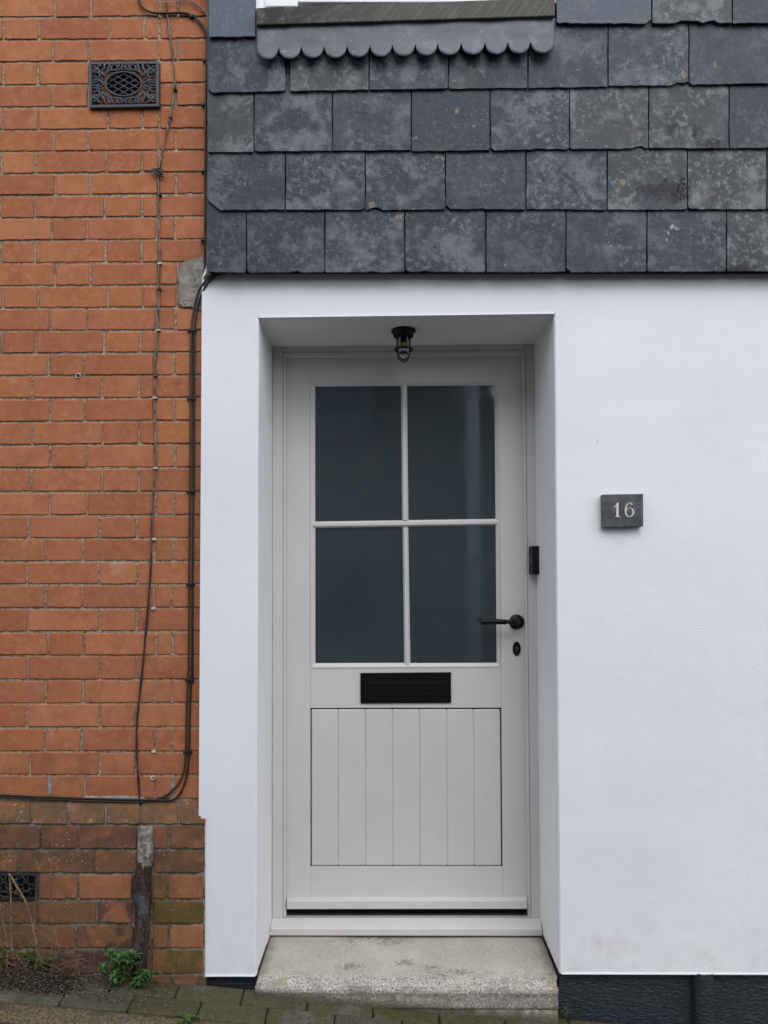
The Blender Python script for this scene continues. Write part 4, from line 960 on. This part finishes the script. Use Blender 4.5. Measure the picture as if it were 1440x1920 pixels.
def wid(i):
    t=i/4; k_=int(min(t,len(wd)-2)); return wd[k_]+(wd[k_+1]-wd[k_])*(t-k_)
for i in range(len(pa)-1):
    def nn(i_):
        tt=(pa[min(i_+1,len(pa)-1)]-pa[max(i_-1,0)]).normalized(); return Vector((-tt.y,tt.x,0))
    A,B=pa[i],pa[i+1]; na,nb=nn(i)*wid(i)/2,nn(i+1)*wid(i+1)/2
    d.prism([q6((A+na).x,(A+na).y),q6((B+nb).x,(B+nb).y),q6((B-nb).x,(B-nb).y),q6((A-na).x,(A-na).y)],-.0255)
d.build('numerals',DIGIT,pq)
for (x,y) in ((1142.5,955.5),(1196.5,956)):
    sc=MB(); sc.lathe(P(x,y,-.0255),(0,-1,0),[(.0022,0),(.0022,.0012),(.0012,.0016)],12); sc.build('fixing_screw',IRONBLK,pq)

# ------------------------------------------------------------------ doorbell on the right side of the reveal
zt_,zb_=P(1000,1024,.29).z,P(1000,1077,.29).z
xw=lambda y: TR.x+(trb.x-TR.x)*(y/DEP)+(BR.x-TR.x)*.42
ya,yb2=.318,.272
xa=P(991.8,1050,ya-.004).x; xb2=P(998.6,1050,yb2).x; xc=P(1012.6,1050,yb2+.004).x
bell=thing('doorbell',(xc,.295,zb_),'black rectangular doorbell on the right side of the door reveal','doorbell')
b_=MB(); fp=[(xa,ya),(xb2,yb2),(xc,yb2+.002),(xc+.004,ya)]
b_.add([Vector((x,y,zb_)) for x,y in fp]+[Vector((x,y,zt_)) for x,y in fp],[(3,2,1,0),(4,5,6,7)]+[(i,(i+1)%4,4+(i+1)%4,4+i) for i in range(4)]); b_.build('bell_body',BLACKPL,bell,bevel=.002)
rg=MB(); dirv=Vector((xb2-xa,yb2-ya,0)).normalized(); nrm=Vector((-abs(dirv.y),-abs(dirv.x),0)).normalized()
if nrm.dot(dirv)!=0: nrm=Vector((dirv.y,-dirv.x,0)); nrm=nrm if nrm.x<0 else -nrm
cc=Vector(((xa+xb2)/2,(ya+yb2)/2,P(997,1050.5,.295).z))+nrm*.0006
rg.tube([cc+dirv*.0105*math.cos(i*math.pi/16)+Vector((0,0,.0105*math.sin(i*math.pi/16))) for i in range(33)],.0007,6,caps=False); rg.build('button_ring',simple('dim_grey_ring',(0.26,0.26,0.27),.4),bell)

# ------------------------------------------------------------------ vents
def px2(x,y,Y): return P(x,y,Y)
vt=thing('wall_vent',P(232,201,YB),'ornate cast iron vent grille high on the orange brick wall','vent')
VY=YB-.014
fr=MB()
fo=[(166.5,116),(298,114.5),(298.3,199.5),(166.8,202)]; fi=[(171.5,121),(292,119.8),(292.5,194.5),(171.8,196.5)]
O=[P(x,y,VY) for x,y in fo]; I=[P(x,y,VY) for x,y in fi]; O2=[Vector((p.x,YB+.004,p.z)) for p in O]; I2=[Vector((p.x,YB+.004,p.z)) for p in I]
V_=O2+O+I+I2; fs=[]
for a in range(3):
    for q in range(4): fs.append((a*4+q,a*4+(q+1)%4,a*4+4+(q+1)%4,a*4+4+q))
fr.add(V_,fs); fr.build('frame',IRON,vt,bevel=.0015)
cxv,cyv=232.0,158.0; ex,ey=33.5,22.5
ov=MB(); ov.tube([P(cxv+ex*math.cos(i*math.pi/24),cyv+ey*math.sin(i*math.pi/24),VY+.001) for i in range(49)],1.9*pxl,8,caps=False); ov.build('oval_rim',IRON,vt)
bkd=MB(); bkd.prism([P(cxv+ex*math.cos(-i*math.pi/20),cyv+ey*math.sin(-i*math.pi/20),YB-.0035) for i in range(40)],YB+.003); bkd.build('opening',VOID,vt)
la=MB()
for s_ in (1,-1):
    for k_ in range(-5,6):
        pts=[]
        for i in range(41):
            t=-60+120*i/40; x=t; y=s_*t*.56+k_*11.5+4
            if (x/ex)**2+(y/ey)**2<.95: pts.append(P(cxv+x,cyv+y,VY+.004+(.0015 if (i//3)%2==(0 if s_>0 else 1) else 0)))
        if len(pts)>2: la.tube(pts,1.25*pxl,6)
la.build('lattice',IRON,vt)
sw=MB()
curves=[  # one quadrant, offsets from the centre (right, up) in pixels
 ([(60,2),(50,3),(44,6),(41,3),(36,0)],1.3),([(60,7),(50,7),(42,10),(38,6)],1.0),
 ([(60,14),(54,15),(49,12),(45,15),(46,20),(50,22),(54,19)],1.2),([(58,20),(55,26),(49,27),(44,22),(38,17),(34,14)],1.5),
 ([(60,32),(55,33),(51,29),(50,24)],1.1),([(60,28),(55,27),(52,22)],1.0),([(47,25),(48,31),(45,35),(41,33)],1.2),([(38,17),(40,24),(36,30),(36,35),(33,36)],1.4),
 ([(34,18),(30,23),(24,26),(22,32),(20,36)],1.3),([(28,22),(29,28),(26,34),(23,35)],1.1),([(20,25),(14,28),(10,33),(8,37)],1.2),([(14,25),(8,27),(4,30),(3,37)],1.3),([(60,24),(54,24),(49,20)],1.1),([(30,30),(27,34),(28,37)],1.1),([(12,31),(14,35),(18,36)],1.1),([(54,6),(49,9),(45,9)],1.1),([(40,14),(34,20),(25,25),(12,26),(0,27)],1.2)]
for sx in (1,-1):
    for sy in (1,-1):
        for pts,rd in curves:
            pth=smooth_path([P(cxv+sx*x,cyv-sy*y,VY+.002) for x,y in pts],5)
            L_=len(pth); sw.tube(pth,[rd*1.5*pxl*(.7+.5*math.sin(math.pi*i/(L_-1))) for i in range(L_)],6)
for (x,y) in ((0,32),(0,-32),(47,0),(-47,0)): sw.lathe(P(cxv+x,cyv-y,VY+.006),(0,-1,0),[(3.6*pxl,0),(3.0*pxl,.003),(1.2*pxl,.0045)],12)
sw.build('scrollwork',IRON,vt)
# lower vent
av=thing('air_brick',P(0,1688,YPL),'black iron air brick low in the mossy brick plinth, half out of frame','vent')
A_=MB(); 
def rimbox(x0,x1,y0,y1,t,yf,yb):
    A_.qbox((x0,y0),(x1,y0),(x1,y0+t),(x0,y0+t),yf,yb); A_.qbox((x0,y1-t),(x1,y1-t),(x1,y1),(x0,y1),yf,yb)
    A_.qbox((x0,y0+t+.1),(x0+t,y0+t+.1),(x0+t,y1-t-.1),(x0,y1-t-.1),yf,yb); A_.qbox((x1-t,y0+t+.1),(x1,y0+t+.1),(x1,y1-t-.1),(x1-t,y1-t-.1),yf,yb)
rimbox(-66,69,1638.5,1688,4.5,YPL-.006,YPL+.03); A_.build('frame',IRONBLK,av,bevel=.001)
bkd=MB(); bkd.qbox((-62,1642),(65,1642),(65,1684),(-62,1684),YPL+.0035,YPL+.03); bkd.build('opening',VOID,av)
gr_=MB()
for k_ in range(-6,6):
    xc_=2+k_*10.5
    for s_ in (1,-1):
        pth=[(xc_,1663+s_*0),(xc_,1663+s_*6),(xc_+s_*4*(1 if k_%2 else -1),1663+s_*12),(xc_+s_*1,1663+s_*20)]
        gr_.tube([P(x,y,YPL-.001) for x,y in pth],1.8*pxl,6)
    if k_%2: gr_.tube([P(xc_+5.2+3.6*math.cos(i*math.pi/8),1663+5*math.sin(i*math.pi/8),YPL-.001) for i in range(17)],1.3*pxl,6,caps=False)
    else: gr_.tube([P(xc_+1,1652,YPL-.001),P(xc_+5.2,1656.5,YPL-.001),P(xc_+9,1652,YPL-.001)],1.6*pxl,6); gr_.tube([P(xc_+1,1674,YPL-.001),P(xc_+5.2,1669.5,YPL-.001),P(xc_+9,1674,YPL-.001)],1.6*pxl,6)
gr_.build('grating',IRONBLK,av)
# ring plug in the wall
wp=MB(); c0=P(147,705,YB); wp.lathe(c0+Vector((0,.002,0)),(0,-1,0),[(5.2*pxl,0),(5.2*pxl,.005),(4.2*pxl,.007),(3.2*pxl,.0055),(2.9*pxl,.003)],24,m=0); wp.lathe(c0,(0,-1,0),[(2.6*pxl,0),(2.2*pxl,.0035),(1.0*pxl,.004)],16,m=1)
base(wp,'wall_plug',[STEEL,BLACKPL],'small round metal fixing ring in a brick of the orange wall','fixing')

# ------------------------------------------------------------------ cables
def cable_pts(pp,Y,n=6): return smooth_path([P(x,y,Y+(0.0015*noise.noise((x*.05,y*.02,2)))) for x,y in pp],n)
def clip(parent,x,y,Y,mat,wd=6,hh=3,name='cable_clip'):
    c=MB(); c.qbox((x-wd,y-hh),(x+wd,y-hh+.6),(x+wd,y+hh*.7),(x-wd,y+hh*.7),Y-.005,YB+.004); c.lathe(P(x+wd*.7,y,Y-.004),(0,-1,0),[(1.8*pxl,0),(1.6*pxl,.003)],10); c.build(name,mat,parent,bevel=.0015)
YC=YB-.005
oc=thing('grey_cable',P(263,1547,YC),'old twisted grey cable running down the brick wall into the rusty guard','cable')
pp=[(313,-60),(311,-5),(313,20),(316,45),(320,75),(323,100),(327,140),(327,165),(324,190),(319,220),(311,255),(303,290),(298,318),(297,340),(298,400),(298,440),(299,485),(298,540),(296,600),(293,660),(290,705),(290,760),(291,800),(292,860),(290,900),(286,955),(284,1020),(283,1060),(279,1120),(273,1190),(267,1255),(261,1310),(257,1350),(256,1390),(257,1430),(260,1470),(262,1500),(264,1535),(268,1556)]
m1=MB(); ctr=cable_pts(pp,YC,6); L_=len(ctr)
for ph in (0,math.pi):
    m1.tube([p+Vector((math.cos(ph+i*.33)*.0018,math.sin(ph+i*.33)*.0012,0)) for i,p in enumerate(ctr)],.0025,6)
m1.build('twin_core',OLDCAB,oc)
for (x,y) in ((299,494),(296,619),(290,746),(291,878)): clip(oc,x,y,YC,CLIPW,4.2,2.2)
for (x,y) in ((327,166),(319,220),(299,365),(298.5,542),(290,706)): clip(oc,x,y,YC,BLACKCAB,3.2,2.4)
kn=MB()
for (rx,ry,dx,dy,tl_) in ((9,4,-2,0,.4),(7,5,1,-1,-.3),(10,3,1,3,.5)):
    kn.tube([P(296+dx+rx*math.cos(a)*math.cos(tl_)-ry*math.sin(a)*math.sin(tl_),322+dy+rx*math.cos(a)*math.sin(tl_)+ry*math.sin(a)*math.cos(tl_),YC-.006-.003*math.sin(a)) for a in [i*math.pi/10 for i in range(21)]],1.3*pxl,6,caps=False)
kn.tube([P(288,321,YC-.002),P(280,319,YC),P(272,320,YC+.002)],.7*pxl,5); kn.build('wire_knot',BLACKCAB,oc)
# stubs of old clips left on the wall
for i,(x,y,lab) in enumerate(((289,1011,'cream clip stub beside the dark cable, highest of the three left on the bricks'),(287.5,1141,'cream clip stub between the cables, middle of the three on the bricks'),(288,1410,'lowest cream clip stub, on the bricks just above the horizontal black cable'))):
    c=MB(); c.qbox((x-5,y-2),(x+3,y-3),(x+3.5,y+2),(x-4,y+2.5),YB-.006,YB+.005); base(c,'clip_stub',CLIPW,lab,'cable clip','old clip stubs on the brick wall',bevel=.0015)
c=MB(); c.lathe(P(287,1459,YB+.003),(0,-1,0),[(5*pxl,0),(4*pxl,.005),(2.4*pxl,.006)],14,m=0); c.lathe(P(287.5,1458,YB-.002),(0,-1,0),[(2*pxl,0),(1.5*pxl,.002)],10,m=1)
base(c,'filled_hole',[CLIPW,VOID],'pale plugged hole in the brick just above the black horizontal cable','wall plug')
# black cable beside the slates
ec=thing('black_cable',P(384,505,YC),'thick black cable curling in at the top and down beside the slates','cable')
pp=[(250,-70),(257,-25),(260,-5),(263,8),(271,17),(283,23),(300,25),(320,24.5),(340,24),(355,27),(366,33),(376,43),(384,58),(387.3,78),(387.3,110),(386,180),(385.4,260),(385,340),(384.6,420),(384,508)]
m1=MB(); m1.tube(cable_pts(pp,YC-.003,6),2.1*pxl,8); m1.build('sheath',BLACKCAB,ec)
for (x,y) in ((359,29),(384,112),(381,195),(381,320),(380,450)): clip(ec,x,y,YC-.002,BLACKCAB,4,2.6)
gw=thing('thin_wire',P(340,3,YC),'pair of thin pale wires looping out at the top of the brick wall','wire')
m1=MB(); m1.tube(cable_pts([(282,-8),(290,1),(303,4),(322,4),(337,1),(356,0),(366,6),(378,15),(387,25),(389.5,40),(389.8,64)],YC-.006,6),.8*pxl,6); m1.tube(cable_pts([(330,-6),(345,2),(360,5),(372,13),(386,20)],YC-.002,6),.8*pxl,6); m1.build('wire_pair',GREYW,gw)
# twin black cables
tw=thing('twin_cable',P(350,1440,YC),'two black cables clipped together from the slate corner down and along the plinth','cable')
p1=[(440,508,-.012),(425,510,-.012),(410,512,-.010),(398,517,-.008),(388,525,-.006),(379,535,0),(372,548,.012),(367,565,.019),(362,590,.022),(359.5,612,.022),(358,650,.022),(357.3,740,.022),(357,860,.022),(356,960,.022),(355,1060,.022),(354.6,1150,.022),(354,1240,.022),(352,1290,.022),(350,1340,.022),(349,1400,.022),(347.5,1430,.022),(343,1452,.022),(334,1470,.022),(318,1487,.022),(300,1496,.021),(270,1503,.020),(230,1503.5,.019),(180,1502,.019),(120,1500,.019),(62,1498,.019),(0,1495,.019),(-120,1492,.019),(-430,1490,.019)]
p2=[(440,509,-.009),(425,512,-.009),(411,514,-.008),(401,520,-.007),(391,529,-.006),(383,541,0),(377,556,.010),(371,575,.019),(367,600,.022),(365,630,.022),(364.3,740,.022),(364,860,.022),(362.5,960,.022),(361.5,1060,.022),(360.8,1150,.022),(360,1240,.022),(358,1290,.022),(356,1340,.022),(355,1400,.022),(353.5,1430,.022),(350,1455,.022),(343,1478,.021),(335,1491,.020),(328,1498,.019),(318,1500.5,.018),(290,1500,.0175),(240,1499.2,.0175),(180,1498,.0175),(120,1496,.0175),(62,1494,.0175),(0,1491,.0175),(-120,1488,.0175),(-430,1486,.0175)]
for pp,mt,rd in ((p1,OLIVECAB,1.9),(p2,BLACKCAB,1.9)):
    m1=MB(); m1.tube(smooth_path([P(x,y,Y-.001) for x,y,Y in pp],6),rd*pxl,8); m1.build('sheath',mt,tw)
m1=MB(); m1.tube(smooth_path([P(362,y,YC+.001) for y in range(620,1290,60)],4),1.2*pxl,6); m1.build('third_core',BLACKCAB,tw)
for (x,y) in ((359.5,619),(358.5,748),(357,922),(356.5,1096),(355,1276),(351,1411)): clip(tw,x,y,YC-.002,BLACKCAB,8,2.6)
for (x,y) in ((266,1503.5),(62,1497.5)): 
    c=MB(); c.lathe(P(x,y,.016),(0,-1,0),[(3*pxl,0),(2.6*pxl,.004),(1.4*pxl,.0055)],12); c.build('cable_clip',BLACKCAB,tw)

# cable guard: a battered channel over the cable where it enters the ground
cgd=MB(); sec=[(259,287,1547),(258,287.5,1560),(257.5,287,1590),(256,287,1610),(254.5,286,1632),(251,285,1648),(246.5,284.5,1660),(246.5,283.5,1675),(250,283.5,1690),(252.5,283,1705),(252,281,1730),(251,279,1760),(249,276,1795),(247.5,274,1830)]
vs_=[]; K=13
for (xl_,xr_,y) in sec:
    for q in range(K):
        an=math.pi*q/(K-1); xx=(xl_+xr_)/2-(xr_-xl_)/2*math.cos(an); s_=math.sin(an)
        fold=.80+.20*abs(math.sin(an*1.5+.4+y*.01))
        yy=YPL+.004-.036*(s_**.85)*fold+.006*noise.noise((xx*.15,y*.03,4))
        vs_.append(P(xx+2.2*noise.noise((xl_*.01+(q>6)*3,y*.045,1)),y+(1.5*noise.noise((q*.9,1,1)) if y<1550 else 0),yy))
n_=len(sec); cgd.add(vs_,[(i*K+j,i*K+j+1,(i+1)*K+j+1,(i+1)*K+j) for i in range(n_-1) for j in range(K-1)]+[tuple(range(K))],smooth=False)
go=base(cgd,'cable_guard',GUARD,'battered rusty channel with flaking pale top, standing against the brick plinth','cable guard')
ss=go.modifiers.new('sub','SUBSURF'); ss.levels=1; ss.render_levels=1

# ------------------------------------------------------------------ weeds, dead stems, litter
def leaf(mb,p,d,up,L_,W_,c,droop=.3):
    d=d.normalized(); s_=d.cross(up)
    if s_.length<1e-4: s_=d.orthogonal()
    s_.normalize(); n_=s_.cross(d).normalized(); pts=[]
    K=5
    for i in range(K):
        t=i/(K-1); w_=W_*math.sin(math.pi*min(.98,t*.86+.10))*(1 if t<.99 else .08)
        cpt=p+d*L_*t-Vector((0,0,1))*droop*L_*t*t
        pts+= [cpt-s_*w_+n_*w_*.35,cpt,cpt+s_*w_+n_*w_*.35]
    fs=[]
    for i in range(K-1):
        for j in range(2): fs.append((i*3+j,i*3+j+1,(i+1)*3+j+1,(i+1)*3+j))
    mb.add(pts,fs,c=c,smooth=True)
def weed(name,u,v,Y,label,cat='weed',shoots=9,h=.05,spread=.05,L_=.018,W_=.0032,mat=None,seed=1,group=None,whorls=4):
    rnd=random.Random(seed); b=P(u,v,Y); b.z=gz(b.x); mat=mat or LEAF
    t=thing(name,b,label,cat,group); st=MB(); lv=MB()
    for s_ in range(shoots):
        a=rnd.uniform(0,2*math.pi); hh=h*rnd.uniform(.45,1.1); out=spread*rnd.uniform(.15,1)
        tip=b+Vector((math.cos(a)*out,-abs(math.sin(a))*out*.75+.005,hh)); mid=b+Vector((math.cos(a)*out*.45,-abs(math.sin(a))*out*.3,hh*.6))
        pth=smooth_path([b+Vector((rnd.uniform(-.01,.01),rnd.uniform(-.012,.004),-.004)),mid,tip],5); st.tube(pth,.0009,5)
        for k_ in range(whorls):
            f=.3+.7*k_/(whorls-1); p=pth[min(len(pth)-1,int(f*(len(pth)-1)))]
            dirn=(pth[-1]-pth[-3]).normalized()
            for q in range(6 if k_==whorls-1 else 4):
                an=rnd.uniform(0,6.28); dd=Vector((math.cos(an),math.sin(an)*.9-.15,rnd.uniform(.0,.9)))+dirn*.4
                sc_=rnd.uniform(.6,1.15); leaf(lv,p,dd,Vector((0,0,1)),L_*sc_,W_*sc_,(rnd.random(),0,0,0),rnd.uniform(.1,.6))
    st.build('stem',LEAF2,t); lv.build('foliage',mat,t); return t
weed('weed',226,1830,-.045,'largest bushy green weed, in the paving just left of the rusty guard',shoots=30,h=.10,spread=.072,L_=.025,W_=.0042,seed=3,group='green weeds on the pavement',whorls=5)
weed('weed',268,1846,-.05,'smaller green weed sprouting right in front of the rusty guard foot',shoots=13,h=.05,spread=.055,L_=.021,W_=.0032,seed=9,group='green weeds on the pavement')
weed('weed',75,1822,-.03,'leafy green sprig lying among the dead stems under the air brick',shoots=12,h=.085,spread=.075,L_=.017,W_=.0046,mat=LEAF2,seed=5,group='green weeds on the pavement')
weed('weed',-2,1822,-.04,'green weed tuft cut by the left edge, beside the dead stems',shoots=9,h=.075,spread=.04,L_=.017,W_=.0044,mat=LEAF2,seed=8,group='green weeds on the pavement')
weed('weed',362,1912,-.195,'low green weed in the joint between paving blocks and kerb',shoots=9,h=.012,spread=.055,L_=.013,W_=.0028,mat=LEAF2,seed=12,group='green weeds on the pavement',whorls=3)
weed('seedling',1057,1915,.0,'tiny green seedling at the right corner of the granite step','seedling',shoots=3,h=.022,spread=.014,L_=.012,W_=.0035,mat=LEAF2,seed=21,whorls=2)
gt=MB(); rnd=random.Random(4); b=P(1163,1935,-.02)
for i in range(9):
    a=b+Vector((rnd.uniform(-.012,.012),rnd.uniform(-.01,.01),0)); leaf(gt,a,Vector((rnd.uniform(-.35,.35),rnd.uniform(-.3,.2),1)),Vector((0,1,0)),rnd.uniform(.02,.05),.0016,(rnd.random(),0,0,0),.05)
base(gt,'grass_tuft',LEAF2,'small tuft of grass blades at the foot of the navy plinth','grass',loc=b)
# dead stems
dt=thing('dead_plant',Vector((P(30,1820,-.05).x,-.05,gz(-1.2))),'dry leafless stems leaning against the brick plinth over the air brick','dead plant')
m1=MB(); rnd=random.Random(11)
def stem(pp,r0,r1):
    pth=smooth_path([P(x,y,Y) for x,y,Y in pp],5); L_=len(pth); m1.tube(pth,[1.35*(r0+(r1-r0)*i/(L_-1)) for i in range(L_)],6)
    return pth
s1=stem([(30,1840,-.06),(27,1800,-.055),(21,1760,-.05),(21,1700,-.045),(19,1660,-.04),(19,1642,-.035)],.0024,.0018)
s2=stem([(62,1840,-.06),(70,1785,-.055),(63,1745,-.05),(59,1728,-.048),(50,1695,-.045),(32,1663,-.042),(17,1638,-.04)],.0016,.0028)
s3=stem([(97,1845,-.05),(97,1800,-.03),(96,1740,-.018),(95,1690,-.016),(97,1640,-.015),(97,1560,-.015),(96,1535,-.013)],.0013,.0007)
s4=stem([(150,1830,-.05),(143,1800,-.045),(123,1785,-.04),(111,1775,-.04),(100,1735,-.035),(96,1700,-.03)],.0010,.0014)
s5=stem([(62,1745,-.05),(66,1725,-.046),(67,1700,-.042),(70,1640,-.03)],.0014,.0007)
s6=stem([(10,1840,-.06),(14,1780,-.05),(4,1720,-.045),(-2,1690,-.04)],.0018,.001)
for i in range(60):
    src=rnd.choice((s1,s2,s4,s6,s2)); p=src[rnd.randrange(len(src)//8,len(src)-2)]
    d=Vector((rnd.uniform(-1,1),rnd.uniform(-.5,.1),rnd.uniform(-.6,.9))).normalized()*rnd.uniform(.02,.09)
    e_=p+d; e_.y=min(e_.y,-.014)
    m1.tube(smooth_path([p,p+d*.5+Vector((rnd.uniform(-.006,.006),0,rnd.uniform(-.008,.008))),e_],4),[.0007]*4+[.0006]*3+[.0004]*2,4)
for i in range(150):   # brush at the foot
    x=rnd.uniform(0,165); y=rnd.uniform(1775,1835); p=P(x,y,rnd.uniform(-.10,-.02)); d=Vector((rnd.uniform(-1,1),rnd.uniform(-.4,.2),rnd.uniform(-.4,.7))).normalized()*rnd.uniform(.02,.085)
    e_=p+d; e_.y=min(e_.y,-.014); m1.tube([p,(p+e_)/2+Vector((rnd.uniform(-.005,.005),0,rnd.uniform(-.006,.006))),e_],[.0008,.0007,.0004],4)
m1.build('stems',TWIG,dt)
# soil heap and litter
so2=MB(); nx,ny=120,24; vs_=[]
for i in range(nx+1):
    x=P(-430,1820,-.05).x+(P(175,1820,-.05).x-P(-430,1820,-.05).x)*i/nx
    for j in range(ny+1):
        y=YPL-.001-.125*j/ny; fx=min(1,(P(150,1820,-.05).x-x+.03*noise.noise((y*20,2,2)))/.16); fy=1-(j/ny)
        hh=.026*max(0,min(1,fx))*fy**.7*(1+.6*noise.noise((x*9,y*9,3)))+.014*noise.noise((x*24,y*24,0))*max(0,min(1,fx*2))+.005*noise.noise((x*90,y*90,0))
        vs_.append(Vector((x,y+.01*noise.noise((x*12,0,7))*(j/ny),gz(x)+max(hh,-.004)-(.006 if j==ny or i==nx else 0)+.001)))
so2.add(vs_,[(i*(ny+1)+j,(i+1)*(ny+1)+j,(i+1)*(ny+1)+j+1,i*(ny+1)+j+1) for i in range(nx) for j in range(ny)],smooth=True)
tag(so2.build('soil',SOIL),'dark soil and debris heaped along the foot of the brick plinth','soil',kind='stuff')
lt=MB(); rnd=random.Random(31)
for i in range(2600):
    x=P(-200,1820,-.05).x+(P(330,1820,-.05).x-P(-200,1820,-.05).x)*rnd.random()**1.4; y=-.012-.14*rnd.random(); 
    fx=max(0,min(1,(P(165,1820,-.05).x-x)/.16)); fy=max(0,1-(-.01-y)/.125)
    p=Vector((x,y,gz(x)+.030*fx*fy**.7+.003+rnd.uniform(0,.004))); a=rnd.uniform(0,6.28)
    leaf(lt,p,Vector((math.cos(a),math.sin(a),rnd.uniform(-.2,.5))),Vector((0,0,1)),rnd.uniform(.003,.011),rnd.uniform(.0008,.0022),(rnd.random()**2.2,0,0,0),rnd.uniform(-.3,.4))
tag(lt.build('leaf_litter',LITTER),'fine dry leaf litter scattered over the soil and blocks','leaf litter',kind='stuff')

# ------------------------------------------------------------------ the other side of the street (seen only as a reflection in the door glass)
oh=thing('terraced_house',(0,-7.6,gz(0)),'terraced house across the street, seen only as a dim reflection in the door panes','house')
FAC=simple('grey_brown_facade',(0.21,0.175,0.145),0.9,ns=3,amt=0.6,c2=(0.16,0.13,0.105),bump=0.2,dist=.004)
FACW=simple('dull_window_paint',(0.20,0.19,0.18),0.6)
ROOFM=simple('dark_roof_slate',(0.06,0.065,0.07),0.8,ns=5,amt=.5)
b_=MB(); b_.box((-9,-13.5,-2.5),(1.57,-7.6,6.2)); b_.build('wall',FAC,oh)
b_=MB(); b_.box((1.572,-11.5,-2.5),(9,-7.55,3.45)); b_.build('side_extension',FAC,oh)
b_=MB(); b_.add([Vector((-9.2,-7.35,6.1)),Vector((1.6,-7.35,6.1)),Vector((1.6,-10.5,8.6)),Vector((-9.2,-10.5,8.6)),Vector((-9.2,-13.7,6.1)),Vector((1.6,-13.7,6.1))],[(0,1,2,3),(3,2,5,4),(0,3,4),(1,5,2),(0,4,5,1)]); b_.build('roof',ROOFM,oh)
for (x,z) in ((-6.5,1.2),(-3.2,1.2),(-.6,1.1),(-6.5,4.0),(-3.2,4.0),(-.6,4.0)):
    f=MB(); f.box((x-.5,-7.597,z-.65),(x+.5,-7.57,z+.65)); fo_=f.build('window',FACW,oh); f=MB(); f.box((x-.42,-7.568,z-.57),(x+.42,-7.56,z+.57)); f.build('pane',GLASS,fo_)
p=MB(); xx=(873-709)/1441*10.78; p.tube([(xx,-7.52,-.6),(xx,-7.52,2.4),(xx-.03,-7.52,6.1)],.105,12); p.build('drainpipe',WHITE,oh)
